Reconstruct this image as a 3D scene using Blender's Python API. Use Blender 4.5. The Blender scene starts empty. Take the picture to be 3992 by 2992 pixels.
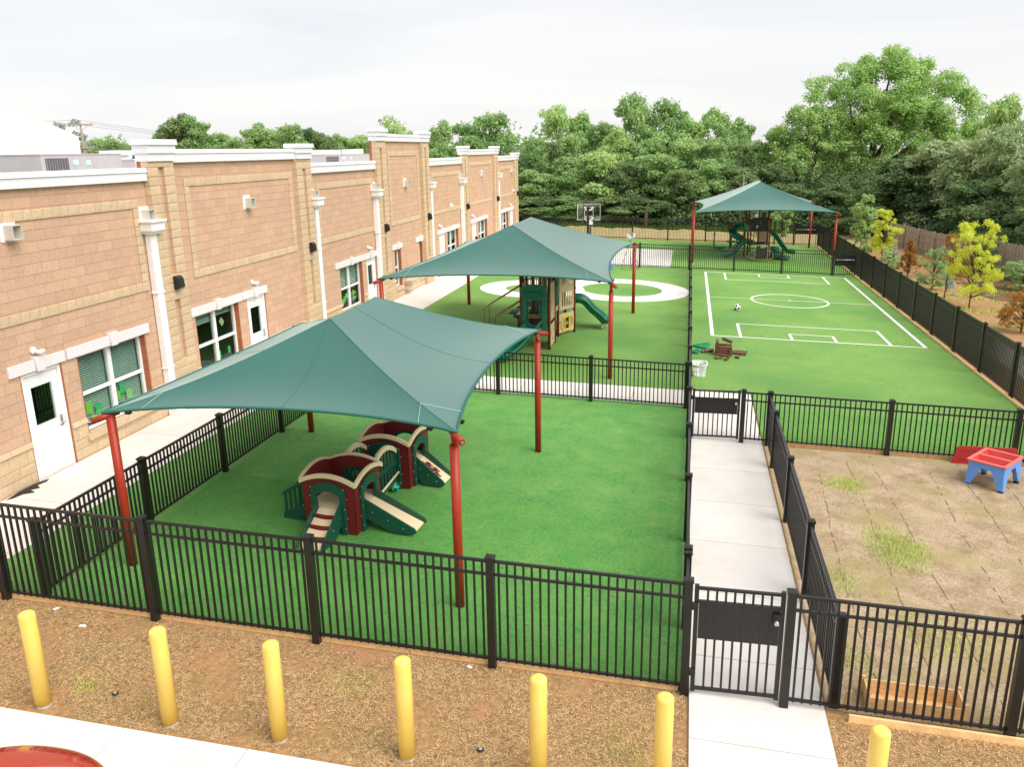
import bpy, bmesh, math, random
import numpy as np
from mathutils import Vector, Matrix
random.seed(7)
R = math.radians
sc = bpy.context.scene
COL = sc.collection

# ---------------------------------------------------------------- camera, world, sun, exposure
cd = bpy.data.cameras.new('camera'); cam = bpy.data.objects.new('camera', cd); COL.objects.link(cam); sc.camera = cam
cd.sensor_width = 36.0; cd.lens = 29.07; cd.clip_start = 0.1; cd.clip_end = 2000
def cam_matrix(p, y, r):
    F = Vector((-math.sin(y)*math.cos(p), math.cos(y)*math.cos(p), -math.sin(p)))
    X = F.cross(Vector((0, 0, 1))).normalized(); U = X.cross(F)
    X2 = math.cos(r)*X + math.sin(r)*U; U2 = -math.sin(r)*X + math.cos(r)*U
    return Matrix((X2, U2, -F)).transposed().to_4x4()
cam.matrix_world = Matrix.Translation((0, 0, 6.27)) @ cam_matrix(R(15.749), R(12.089), R(-0.98))

SUN_ELEV, SUN_AZ = R(47), R(118)          # azimuth clockwise from +Y
w = bpy.data.worlds.new('World'); sc.world = w; w.use_nodes = True
nt = w.node_tree; nt.nodes.clear()
def N(t, **k):
    n = nt.nodes.new(t)
    for a, b in k.items(): setattr(n, a, b)
    return n
out = N('ShaderNodeOutputWorld'); bg = N('ShaderNodeBackground')
sky = N('ShaderNodeTexSky'); sky.sky_type = 'NISHITA'; sky.sun_disc = False
sky.sun_elevation = SUN_ELEV; sky.sun_rotation = SUN_AZ
tc = N('ShaderNodeTexCoord'); mp = N('ShaderNodeMapping'); mp.inputs['Scale'].default_value = (1.2, 1.2, 9.0)
nz = N('ShaderNodeTexNoise'); nz.inputs['Scale'].default_value = 1.6; nz.inputs['Detail'].default_value = 6; nz.inputs['Roughness'].default_value = .5
nz.inputs['Distortion'].default_value = .6
cr = N('ShaderNodeValToRGB'); cr.color_ramp.elements[0].position = .36; cr.color_ramp.elements[1].position = .60
cr.color_ramp.elements[0].color = (3.28, 3.30, 3.40, 1); cr.color_ramp.elements[1].color = (3.66, 3.60, 3.57, 1)
mx = N('ShaderNodeMixRGB'); mx.inputs[0].default_value = .93
L = nt.links.new
L(tc.outputs['Generated'], mp.inputs[0]); L(mp.outputs[0], nz.inputs['Vector']); L(nz.outputs[0], cr.inputs[0])
L(sky.outputs[0], mx.inputs[1]); L(cr.outputs[0], mx.inputs[2]); L(mx.outputs[0], bg.inputs[0]); L(bg.outputs[0], out.inputs[0])
bg.inputs[1].default_value = 0.10
sd = bpy.data.lights.new('sun', 'SUN'); sd.energy = 1.5; sd.angle = R(50); sd.color = (1, .96, .9)
sun = bpy.data.objects.new('sun', sd); COL.objects.link(sun)
dv = Vector((math.sin(SUN_AZ)*math.cos(SUN_ELEV), math.cos(SUN_AZ)*math.cos(SUN_ELEV), math.sin(SUN_ELEV)))
sun.rotation_euler = (-dv).to_track_quat('-Z', 'Y').to_euler(); sun.location = (0, 0, 40)
vs = sc.view_settings; vs.view_transform = 'Standard'; vs.look = 'None'; vs.gamma = 1; vs.use_curve_mapping = False
vs.exposure = 1.40

# ---------------------------------------------------------------- helpers
def g(x, y=0): return -0.032*max(-13.0, min(25.0, x))

MATS = {}
def mat(name, col, rough=.6, spec=.5, n=0.0, ns=20.0, bump=0.0, bs=60.0, metal=0.0, coat=0.0, tone=0.0, n2=None, sheen=0.0, dirt=None, objr=0.0):
    """procedural principled material: n = brightness variation by noise, tone = variation by the 'tone' attribute"""
    if name in MATS: return MATS[name]
    m = bpy.data.materials.new(name); m.use_nodes = True; t = m.node_tree; b = t.nodes['Principled BSDF']
    b.inputs['Roughness'].default_value = rough; b.inputs['Specular IOR Level'].default_value = spec; b.inputs['Metallic'].default_value = metal
    b.inputs['Coat Weight'].default_value = coat
    if sheen: b.inputs['Sheen Weight'].default_value = sheen; b.inputs['Sheen Roughness'].default_value = .5
    co = t.nodes.new('ShaderNodeTexCoord'); geo = t.nodes.new('ShaderNodeNewGeometry')
    cur = t.nodes.new('ShaderNodeRGB'); cur.outputs[0].default_value = (*col, 1); cur = cur.outputs[0]
    def mul(cur, fac_out, lo, hi):
        mr = t.nodes.new('ShaderNodeMapRange'); mr.inputs['From Min'].default_value = .25 if fac_out.name != 'tone' else 0; mr.inputs['From Max'].default_value = .75 if fac_out.name != 'tone' else 1
        mr.inputs['To Min'].default_value = lo; mr.inputs['To Max'].default_value = hi
        t.links.new(fac_out, mr.inputs[0])
        v = t.nodes.new('ShaderNodeVectorMath'); v.operation = 'SCALE'; t.links.new(cur, v.inputs[0]); t.links.new(mr.outputs[0], v.inputs['Scale'])
        return v.outputs[0]
    if n:
        z = t.nodes.new('ShaderNodeTexNoise'); z.inputs['Scale'].default_value = ns; z.inputs['Detail'].default_value = 5; t.links.new(geo.outputs['Position'], z.inputs['Vector'])
        cur = mul(cur, z.outputs[0], 1-n, 1+n)
    if n2:
        col2, s2, lo, hi = n2
        z = t.nodes.new('ShaderNodeTexNoise'); z.inputs['Scale'].default_value = s2; z.inputs['Detail'].default_value = 6; z.inputs['Roughness'].default_value = .65; t.links.new(geo.outputs['Position'], z.inputs['Vector'])
        r = t.nodes.new('ShaderNodeMapRange'); r.inputs['From Min'].default_value = lo; r.inputs['From Max'].default_value = hi; t.links.new(z.outputs[0], r.inputs[0])
        q = t.nodes.new('ShaderNodeMixRGB'); q.inputs[2].default_value = (*col2, 1); t.links.new(r.outputs[0], q.inputs[0]); t.links.new(cur, q.inputs[1]); cur = q.outputs[0]
    if dirt:
        col2, s2, lo, hi = dirt
        z = t.nodes.new('ShaderNodeTexNoise'); z.inputs['Scale'].default_value = s2; z.inputs['Detail'].default_value = 6; t.links.new(geo.outputs['Position'], z.inputs['Vector'])
        r = t.nodes.new('ShaderNodeMapRange'); r.inputs['From Min'].default_value = lo; r.inputs['From Max'].default_value = hi; t.links.new(z.outputs[0], r.inputs[0])
        q = t.nodes.new('ShaderNodeMixRGB'); q.inputs[2].default_value = (*col2, 1); t.links.new(r.outputs[0], q.inputs[0]); t.links.new(cur, q.inputs[1]); cur = q.outputs[0]
    if tone:
        a = t.nodes.new('ShaderNodeAttribute'); a.attribute_name = 'tone'
        mr = t.nodes.new('ShaderNodeMapRange'); mr.inputs['To Min'].default_value = 1-tone; mr.inputs['To Max'].default_value = 1+tone; t.links.new(a.outputs['Fac'], mr.inputs[0])
        v = t.nodes.new('ShaderNodeVectorMath'); v.operation = 'SCALE'; t.links.new(cur, v.inputs[0]); t.links.new(mr.outputs[0], v.inputs['Scale']); cur = v.outputs[0]
    if objr:
        oi = t.nodes.new('ShaderNodeObjectInfo'); mr = t.nodes.new('ShaderNodeMapRange'); mr.inputs['To Min'].default_value = 1-objr; mr.inputs['To Max'].default_value = 1+objr; t.links.new(oi.outputs['Random'], mr.inputs[0])
        v = t.nodes.new('ShaderNodeVectorMath'); v.operation = 'SCALE'; t.links.new(cur, v.inputs[0]); t.links.new(mr.outputs[0], v.inputs['Scale']); cur = v.outputs[0]
    t.links.new(cur, b.inputs['Base Color'])
    if bump:
        z = t.nodes.new('ShaderNodeTexNoise'); z.inputs['Scale'].default_value = bs; z.inputs['Detail'].default_value = 5; t.links.new(geo.outputs['Position'], z.inputs['Vector'])
        bp = t.nodes.new('ShaderNodeBump'); bp.inputs['Strength'].default_value = min(1, bump); bp.inputs['Distance'].default_value = .02; t.links.new(z.outputs[0], bp.inputs['Height']); t.links.new(bp.outputs[0], b.inputs['Normal'])
    MATS[name] = m; return m

class MB:
    def __init__(s): s.v = []; s.f = []; s.t = []; s.sm = []; s.mi = []
    def add(s, vs, fs, tone=None, smooth=False, mi=0):
        o = len(s.v); s.v += [tuple(p) for p in vs]; s.f += [tuple(i+o for i in f) for f in fs]
        s.t += [tone if tone is not None else .5]*len(vs); s.sm += [smooth]*len(fs); s.mi += [mi]*len(fs); return s
    def box(s, x0, x1, y0, y1, z0, z1, tone=None, mi=0, top=None):
        t = top or (x0, x1, y0, y1)
        vs = [(x0, y0, z0), (x1, y0, z0), (x1, y1, z0), (x0, y1, z0), (t[0], t[2], z1), (t[1], t[2], z1), (t[1], t[3], z1), (t[0], t[3], z1)]
        return s.add(vs, [(0, 3, 2, 1), (4, 5, 6, 7), (0, 1, 5, 4), (1, 2, 6, 5), (2, 3, 7, 6), (3, 0, 4, 7)], tone, mi=mi)
    def bar(s, a, b, wd, ht, up=(0, 0, 1), tone=None, mi=0):
        a = Vector(a); b = Vector(b); d = (b-a).normalized(); u = Vector(up)
        sd = d.cross(u)
        if sd.length < 1e-4: sd = d.cross(Vector((1, 0, 0)))
        sd.normalize(); u = sd.cross(d).normalized()
        vs = [p+sd*i*wd/2+u*j*ht/2 for p in (a, b) for i, j in ((-1, -1), (1, -1), (1, 1), (-1, 1))]
        return s.add(vs, [(0, 1, 2, 3), (7, 6, 5, 4), (0, 4, 5, 1), (1, 5, 6, 2), (2, 6, 7, 3), (3, 7, 4, 0)], tone, mi=mi)
    def tube(s, pts, r, n=12, cap=True, mi=0, tone=None):
        pts = [Vector(p) for p in pts]; rs = r if isinstance(r, (list, tuple)) else [r]*len(pts)
        vs = []; fs = []; ref = None
        for i, p in enumerate(pts):
            d = (pts[min(i+1, len(pts)-1)]-pts[max(i-1, 0)]).normalized()
            if ref is None: ref = d.orthogonal().normalized()
            ref = (ref - d*ref.dot(d)).normalized(); c = d.cross(ref)
            for k in range(n):
                a = 2*math.pi*k/n; vs.append(p+(ref*math.cos(a)+c*math.sin(a))*rs[i])
        for i in range(len(pts)-1):
            for k in range(n): k2 = (k+1) % n; fs.append((i*n+k, i*n+k2, (i+1)*n+k2, (i+1)*n+k))
        s.add(vs, fs, tone, True, mi)
        if cap:
            o = len(s.v)-len(vs); s.f += [tuple(o+k for k in reversed(range(n))), tuple(o+(len(pts)-1)*n+k for k in range(n))]; s.sm += [False]*2; s.mi += [mi]*2
        return s
    def prism(s, poly, axis, a, b, tone=None, mi=0):
        """extrude a 2-D polygon along axis: 'x' -> poly is (y,z); 'y' -> (x,z); 'z' -> (x,y)"""
        def P(p, t): return (t, p[0], p[1]) if axis == 'x' else (p[0], t, p[1]) if axis == 'y' else (p[0], p[1], t)
        n = len(poly); vs = [P(p, a) for p in poly]+[P(p, b) for p in poly]
        fs = [tuple(range(n)), tuple(reversed(range(n, 2*n)))]+[(i, i+n, (i+1) % n+n, (i+1) % n) for i in range(n)]
        return s.add(vs, fs, tone, mi=mi)
    def sphere(s, c, r, n=16, m=10, mi=0, sq=(1, 1, 1)):
        vs = [(c[0], c[1], c[2]+r*sq[2])]; fs = []
        for i in range(1, m):
            ph = math.pi*i/m
            for k in range(n):
                th = 2*math.pi*k/n; vs.append((c[0]+r*sq[0]*math.sin(ph)*math.cos(th), c[1]+r*sq[1]*math.sin(ph)*math.sin(th), c[2]+r*sq[2]*math.cos(ph)))
        vs.append((c[0], c[1], c[2]-r*sq[2])); e = len(vs)-1
        for k in range(n):
            k2 = (k+1) % n; fs.append((0, 1+k, 1+k2)); fs.append((e, e-n+k2, e-n+k))
            for i in range(m-2): fs.append((1+i*n+k, 1+(i+1)*n+k, 1+(i+1)*n+k2, 1+i*n+k2))
        return s.add(vs, fs, smooth=True, mi=mi)
    def mesh(s, name, m):
        me = bpy.data.meshes.new(name); me.from_pydata(s.v, [], s.f)
        for q in (m if isinstance(m, (list, tuple)) else [m]): me.materials.append(q)
        if any(s.sm): me.polygons.foreach_set('use_smooth', s.sm)
        if any(s.mi): me.polygons.foreach_set('material_index', s.mi)
        at = me.attributes.new('tone', 'FLOAT', 'POINT'); at.data.foreach_set('value', s.t)
        me.update()
        bm = bmesh.new(); bm.from_mesh(me); bmesh.ops.recalc_face_normals(bm, faces=bm.faces); bm.to_mesh(me); bm.free()
        return me
    def build(s, name, m, parent=None, bevel=0, kind=None, label=None, loc=None):
        return link(name, s.mesh(name, m), parent, bevel, kind, label, loc)

def link(name, me, parent=None, bevel=0, kind=None, label=None, loc=None, rot=None):
    o = bpy.data.objects.new(name, me); COL.objects.link(o)
    if parent is not None: o.parent = parent
    if loc is not None: o.location = loc
    if rot is not None: o.rotation_euler = rot
    if bevel:
        b = o.modifiers.new('bevel', 'BEVEL'); b.width = bevel; b.segments = 2; b.limit_method = 'ANGLE'
    if kind: o['kind'] = kind
    if label: o['label'] = label
    return o
def tag(o, label, cat, group=None):
    o['label'] = label; o['category'] = cat
    if group: o['group'] = group
    return o
def thing(name, label, cat, loc=(0, 0, 0), rz=0, group=None, scale=None):
    o = bpy.data.objects.new(name, None); COL.objects.link(o); o.location = loc; o.rotation_euler = (0, 0, rz); o.empty_display_size = .2
    if scale: o.scale = scale
    return tag(o, label, cat, group)
def dup(root, loc=None, rz=None, label=None, group=None, scale=None):
    def cp(o, p):
        c = o.copy(); COL.objects.link(c)
        if p is not None: c.parent = p
        for ch in [k for k in KIDS.get(o.name, [])]: cp(ch, c)
        return c
    r = cp(root, None)
    if loc is not None: r.location = loc
    if rz is not None: r.rotation_euler = (0, 0, rz)
    if scale is not None: r.scale = scale
    if label: r['label'] = label
    if group: r['group'] = group
    return r
KIDS = {}
def index_kids(root):
    def rec(o):
        KIDS[o.name] = [c for c in bpy.data.objects if c.parent == o]
        for c in KIDS[o.name]: rec(c)
    rec(root)

# ---------------------------------------------------------------- materials
def mat_leaf(name, col, col2, trans=.35):
    m = bpy.data.materials.new(name); m.use_nodes = True; t = m.node_tree; b = t.nodes['Principled BSDF']; o = t.nodes['Material Output']
    a = t.nodes.new('ShaderNodeAttribute'); a.attribute_name = 'tone'
    oi = t.nodes.new('ShaderNodeObjectInfo')
    ad = t.nodes.new('ShaderNodeMath'); ad.operation = 'MULTIPLY_ADD'; ad.inputs[1].default_value = .45; t.links.new(oi.outputs['Random'], ad.inputs[0])
    t.links.new(a.outputs['Fac'], ad.inputs[2])
    sb = t.nodes.new('ShaderNodeMath'); sb.operation = 'SUBTRACT'; sb.inputs[1].default_value = .2; t.links.new(ad.outputs[0], sb.inputs[0]); sb.use_clamp = True
    q = t.nodes.new('ShaderNodeMixRGB'); q.inputs[1].default_value = (*col, 1); q.inputs[2].default_value = (*col2, 1); t.links.new(sb.outputs[0], q.inputs[0])
    t.links.new(q.outputs[0], b.inputs['Base Color']); b.inputs['Roughness'].default_value = .55; b.inputs['Specular IOR Level'].default_value = .3
    tr = t.nodes.new('ShaderNodeBsdfTranslucent'); t.links.new(q.outputs[0], tr.inputs[0])
    ms = t.nodes.new('ShaderNodeMixShader'); ms.inputs[0].default_value = trans; t.links.new(b.outputs[0], ms.inputs[1]); t.links.new(tr.outputs[0], ms.inputs[2]); t.links.new(ms.outputs[0], o.inputs[0])
    return m
def mat_glass(name, tint=(.75, .85, .8), refl=.12):
    m = bpy.data.materials.new(name); m.use_nodes = True; t = m.node_tree; t.nodes.clear()
    o = t.nodes.new('ShaderNodeOutputMaterial'); tr = t.nodes.new('ShaderNodeBsdfTransparent'); tr.inputs[0].default_value = (*tint, 1)
    gl = t.nodes.new('ShaderNodeBsdfGlossy'); gl.inputs['Roughness'].default_value = .02
    lw = t.nodes.new('ShaderNodeLayerWeight'); lw.inputs[0].default_value = .25
    mr = t.nodes.new('ShaderNodeMapRange'); mr.inputs['To Min'].default_value = refl*.4; mr.inputs['To Max'].default_value = refl*2.4; t.links.new(lw.outputs['Fresnel'], mr.inputs[0])
    ms = t.nodes.new('ShaderNodeMixShader'); t.links.new(mr.outputs[0], ms.inputs[0]); t.links.new(tr.outputs[0], ms.inputs[1]); t.links.new(gl.outputs[0], ms.inputs[2]); t.links.new(ms.outputs[0], o.inputs[0])
    return m
def mat_fabric(name, col):
    m = bpy.data.materials.new(name); m.use_nodes = True; t = m.node_tree; b = t.nodes['Principled BSDF']; o = t.nodes['Material Output']
    geo = t.nodes.new('ShaderNodeNewGeometry'); z = t.nodes.new('ShaderNodeTexNoise'); z.inputs['Scale'].default_value = 45; z.inputs['Detail'].default_value = 3; t.links.new(geo.outputs['Position'], z.inputs['Vector'])
    z2 = t.nodes.new('ShaderNodeTexNoise'); z2.inputs['Scale'].default_value = .9; z2.inputs['Detail'].default_value = 3; t.links.new(geo.outputs['Position'], z2.inputs['Vector'])
    ad = t.nodes.new('ShaderNodeMath'); ad.operation = 'MULTIPLY_ADD'; ad.inputs[1].default_value = .5; t.links.new(z2.outputs[0], ad.inputs[0]); t.links.new(z.outputs[0], ad.inputs[2])
    mr = t.nodes.new('ShaderNodeMapRange'); mr.inputs['From Min'].default_value = .5; mr.inputs['From Max'].default_value = 1.0; mr.inputs['To Min'].default_value = .86; mr.inputs['To Max'].default_value = 1.14; t.links.new(ad.outputs[0], mr.inputs[0])
    rgb = t.nodes.new('ShaderNodeRGB'); rgb.outputs[0].default_value = (*col, 1)
    v = t.nodes.new('ShaderNodeVectorMath'); v.operation = 'SCALE'; t.links.new(rgb.outputs[0], v.inputs[0]); t.links.new(mr.outputs[0], v.inputs['Scale'])
    t.links.new(v.outputs[0], b.inputs['Base Color']); b.inputs['Roughness'].default_value = .5; b.inputs['Specular IOR Level'].default_value = .8
    b.inputs['Sheen Weight'].default_value = 1.0; b.inputs['Sheen Roughness'].default_value = .46; b.inputs['Coat Weight'].default_value = .35; b.inputs['Coat Roughness'].default_value = .55; b.inputs['Sheen Tint'].default_value = (.85, 1, .95, 1)
    bp = t.nodes.new('ShaderNodeBump'); bp.inputs['Strength'].default_value = .25; bp.inputs['Distance'].default_value = .01; t.links.new(z.outputs[0], bp.inputs['Height']); t.links.new(bp.outputs[0], b.inputs['Normal'])
    tr = t.nodes.new('ShaderNodeBsdfTranslucent'); t.links.new(v.outputs[0], tr.inputs[0])
    ms = t.nodes.new('ShaderNodeMixShader'); ms.inputs[0].default_value = .30; t.links.new(b.outputs[0], ms.inputs[1]); t.links.new(tr.outputs[0], ms.inputs[2]); t.links.new(ms.outputs[0], o.inputs[0])
    return m

M_black = mat('black_powder_coat', (.012, .011, .010), .38, .5, n=.25, ns=3)
M_red = mat('maroon_paint', (.34, .034, .014), .36, .3, n=.12, ns=8)
M_wood = mat('pale_timber', (.84, .56, .27), .75, .3, n=.18, ns=9, bump=.3, bs=40)
M_conc = mat('broom_finished_concrete', (.74, .70, .655), .85, .3, n=.05, ns=60, n2=(( .68, .60, .53), 1.3, .48, .75), tone=.05, bump=.15, bs=150)
M_turf = mat('artificial_turf', (.12, .37, .085), .8, .25, n=.42, ns=22, n2=((.24, .47, .12), 1.7, .36, .72), dirt=((.14, .41, .10), 9, .50, .66), bump=1.0, bs=200)
M_turf2 = mat('grazing_view_turf', (.19, .385, .085), .8, .25, n=.22, ns=11, n2=((.26, .44, .105), .8, .34, .76), dirt=((.15, .33, .08), .25, .45, .66), bump=1.0, bs=160)  # lightening of turf seen at a grazing angle, painted into a yellower base colour
M_blade = mat('turf_fibre', (.145, .49, .105), .6, .3, tone=.6)
M_white = mat('white_paint', (.84, .83, .82), .45, .4, n=.04, ns=5)
M_line = mat('white_turf_line', (.80, .80, .76), .8, .2, n=.12, ns=120)
M_coping = mat('white_metal_coping', (.78, .77, .80), .4, .5, n=.03, ns=2)
M_block = mat('buff_ground_face_block', (.575, .365, .245), .85, .25, n=.24, ns=40, tone=.06, n2=((.61, .41, .285), 7, .45, .8), bump=.25, bs=120)
M_stone = mat('split_face_tan_block', (.61, .45, .29), .9, .2, n=.14, ns=28, tone=.06, n2=((.58, .42, .26), 9, .45, .8), bump=.5, bs=22)
M_mortar = mat('pink_mortar', (.62, .38, .29), .95, .1, n=.08, ns=30)
M_brickred = mat('red_reveal_block', (.36, .13, .06), .85, .25, n=.15, ns=50, tone=.12, bump=.2, bs=100)
M_dirt = mat('brown_soil', (.38, .225, .105), .95, .1, n=.3, ns=14, n2=((.30, .22, .085), .9, .52, .68), dirt=((.42, .22, .11), 1.7, .56, .72), bump=.9, bs=30)
M_straw = mat('straw_blanket_soil', (.49, .37, .25), .95, .1, n=.34, ns=30, n2=((.33, .235, .13), 2.2, .44, .66), dirt=((.37, .31, .13), .7, .48, .68), bump=.8, bs=70)
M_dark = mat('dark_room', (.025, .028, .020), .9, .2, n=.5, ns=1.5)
M_glass = mat_glass('window_glass', (.80, .88, .84), .05)
M_clear = mat_glass('clear_board', (.88, .9, .9), .3)
M_steel = mat('brushed_steel', (.55, .54, .52), .35, .5, metal=.8)
M_grey = mat('grey_sheet_metal', (.43, .41, .41), .5, .5, n=.06, ns=4)
M_beige = mat('beige_panel', (.62, .46, .27), .6, .35, n=.06, ns=20)
M_tan = mat('sand_plastic', (.84, .66, .43), .55, .4, n=.05, ns=40)
M_green = mat('dark_green_plastic', (.010, .085, .050), .45, .4, n=.12, ns=30)
M_slide = mat('glossy_green_plastic', (.012, .16, .095), .25, .5, n=.06, ns=6)
M_maroon = mat('maroon_plastic', (.17, .014, .014), .5, .4, n=.15, ns=30)
M_yellow = mat('yellow_bollard_sleeve', (.92, .66, .14), .42, .45, n=.05, ns=5)
M_fab = mat_fabric('teal_shade_cloth', (.012, .145, .118))
M_bark = mat('grey_brown_bark', (.12, .085, .06), .95, .1, n=.3, ns=6, bump=.8, bs=12)
M_leafA = mat_leaf('leaf_mid_green', (.20, .37, .12), (.50, .68, .28), .45)
M_leafB = mat_leaf('leaf_bright_green', (.28, .47, .14), (.60, .76, .32), .45)
M_leafC = mat_leaf('leaf_dark_green', (.09, .18, .07), (.34, .46, .18), .45)
M_leafY = mat_leaf('leaf_yellow_green', (.62, .70, .07), (.92, .95, .16), .5)
M_leafO = mat_leaf('leaf_rust', (.30, .14, .03), (.54, .28, .06), .3)
M_leafBl = mat_leaf('leaf_blue_grey', (.28, .36, .33), (.50, .58, .54), .3)
M_brown = mat('brown_toy_plastic', (.15, .055, .032), .4, .45, n=.12, ns=20)
M_tgreen = mat('mint_toy_plastic', (.02, .34, .16), .4, .45)
M_wplast = mat('white_plastic', (.80, .80, .79), .4, .45)
M_fence = mat('weathered_fence_board', (.42, .34, .27), .9, .15, n=.25, ns=7, tone=.2, bump=.3, bs=40)
# ---------------------------------------------------------------- ground and paving
def sheet(x0, x1, y0, y1, dz, mb=None, thick=0, step=None):
    """a sheet that follows the cross slope of the ground; thick > 0 gives it side faces"""
    mb = mb or MB(); xs = sorted({x0, x1, *[q for q in (-13.0, 25.0) if x0 < q < x1]})
    for a, b in zip(xs, xs[1:]):
        za, zb = g(a)+dz, g(b)+dz
        if thick:
            mb.add([(a, y0, za-thick), (b, y0, zb-thick), (b, y1, zb-thick), (a, y1, za-thick), (a, y0, za), (b, y0, zb), (b, y1, zb), (a, y1, za)],
                   [(0, 3, 2, 1), (4, 5, 6, 7), (0, 1, 5, 4), (1, 2, 6, 5), (2, 3, 7, 6), (3, 0, 4, 7)], mb_t if (mb_t := random.random()) else .5)
        else: mb.add([(a, y0, za), (b, y0, zb), (b, y1, zb), (a, y1, za)], [(0, 1, 2, 3)])
    return mb
sheet(-400, 500, -60, 900, 0).build('ground', M_dirt, kind='structure')
sheet(1.80, 8.37, 8.78, 17.84, .006).build('straw_covered_soil', M_straw, kind='structure')
T = .035
sheet(-10.02, .205, 8.78, 20.24, T, thick=T+.05).build('front_lawn', M_turf, kind='structure')
sheet(-10.02, .12, 21.74, 58.9, T, thick=T+.05).build('play_lawn', M_turf2, kind='structure')
mb = MB()
sheet(1.80, 8.38, 17.98, 21.74, T, mb, thick=T+.05); sheet(.16, 8.38, 21.745, 58.9, T, mb, thick=T+.05)
mb.build('sports_lawn', M_turf2, kind='structure')

def paving(name, cells, dz=.03, gap=.006):
    root = None
    o0 = bpy.data.objects.new(name, None); COL.objects.link(o0); o0['kind'] = 'structure'
    for (x0, x1, y0, y1) in cells:
        mb = MB(); t = random.random()
        za, zb = g(x0+gap)+dz, g(x1-gap)+dz; a, b, c, d = x0+gap, x1-gap, y0+gap, y1-gap
        mb.add([(a, c, za-.12), (b, c, zb-.12), (b, d, zb-.12), (a, d, za-.12), (a, c, za), (b, c, zb), (b, d, zb), (a, d, za)],
               [(0, 3, 2, 1), (4, 5, 6, 7), (0, 1, 5, 4), (1, 2, 6, 5), (2, 3, 7, 6), (3, 0, 4, 7)], t)
        mb.build('slab', M_conc, o0)
    return o0
ys = [3.0, 4.65, 6.3, 7.9, 9.5, 11.15, 12.8, 14.45, 16.1, 17.75, 19.3, 20.24, 21.72]
paving('walkway', [(.22, 1.77, a, b) for a, b in zip(ys[3:], ys[4:])]+[(.22, 1.77, 6.72, 7.9)])
xs = [.21-1.47*i for i in range(8)]
paving('cross_path', [(max(b, -10.02), a, 20.26, 21.70) for a, b in zip(xs, xs[1:])])
paving('building_walk', [(-11.78+.02, -10.03, a, a+1.8) for a in [2.6+1.8*i for i in range(31)]], dz=.035)
xs = [-16.3+1.49*i for i in range(21)]
paving('sidewalk', [(a, b, 5.15, 6.68) for a, b in zip(xs, xs[1:])], dz=.025)
sheet(-400, 500, -50, 5.05, .004).build('asphalt', mat('asphalt', (.06, .06, .06), .9, .3, n=.2, ns=40, bump=.5), kind='structure')
sheet(-400, 500, 5.05, 5.15, .02, thick=.12).build('kerb', M_conc, kind='structure')
paving('basketball_pad', [(-10.0+2.28*i, -7.72+2.28*i, 45.25+4*j, 49.25+4*j) for i in range(4) for j in range(2)], dz=.045)
paving('far_path', [(9.6, 10.75, 6+2.4*i, 8.4+2.4*i) for i in range(21)], dz=.02)
# ring-shaped concrete tracks of the figure eight
def ring(cx, cy, r0, r1, n=72, a0=0, a1=2*math.pi, dz=.045):
    mb = MB(); vs = []; fs = []
    for i in range(n+1):
        a = a0+(a1-a0)*i/n
        for r in (r0, r1):
            x, y = cx+r*math.cos(a), cy+r*math.sin(a)
            vs += [(x, y, g(x)+dz), (x, y, g(x)-.02)]
    for i in range(n):
        o = i*4; fs += [(o, o+4, o+6, o+2), (o+2, o+6, o+7, o+3), (o, o+1, o+5, o+4)]
    return mb.add(vs, fs)
M_track = mat('white_track_concrete', (.80, .77, .74), .85, .3, n=.04, ns=30)
ring(-2.87, 37.37, 1.82, 3.03).build('ring_track', M_track, kind='structure')
ring(-6.80, 36.45, 1.20, 2.35, dz=.0455).build('ring_track', M_track, kind='structure')
# soccer markings, each a thin sheet on the turf
def line(x0, y0, x1, y1, wd=.07):
    d = Vector((x1-x0, y1-y0)); d.normalize(); nn = Vector((-d.y, d.x))*wd/2; e = d*wd/2
    z = T+.004
    c = [(x0-e.x+nn.x, y0-e.y+nn.y), (x1+e.x+nn.x, y1+e.y+nn.y), (x1+e.x-nn.x, y1+e.y-nn.y), (x0-e.x-nn.x, y0-e.y-nn.y)]
    lines.add([(p[0], p[1], g(p[0])+z) for p in c], [(0, 1, 2, 3)])
lines = MB()
X0, X1, Y0, Y1 = .95, 7.80, 28.72, 44.2
line(X0, Y0, X1, Y0, .09); line(X0, Y1, X1, Y1, .09); line(X0, Y0+.06, X0, Y1-.06, .12); line(X1, Y0+.06, X1, Y1-.06, .12)
line(X0+.08, 36.6, X1-.08, 36.6, .06)
for ya, s in ((Y0, 1), (Y1, -1)):
    line(1.90, ya+s*.07, 1.90, ya+s*2.3, .10); line(6.74, ya+s*.07, 6.74, ya+s*2.3, .10); line(1.97, ya+s*2.3, 6.67, ya+s*2.3, .075)
    line(3.60, ya+s*.07, 3.60, ya+s*.95, .09); line(5.03, ya+s*.07, 5.03, ya+s*.95, .09); line(3.66, ya+s*.95, 4.97, ya+s*.95, .07)
lines.build('pitch_lines', M_line, kind='structure')
ring(4.33, 36.55, 1.53, 1.61, dz=T+.008).build('centre_circle', M_line, kind='structure')
ring(4.33, 36.6, 0, .08, n=16, dz=T+.012).build('centre_spot', M_line, kind='structure')

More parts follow.
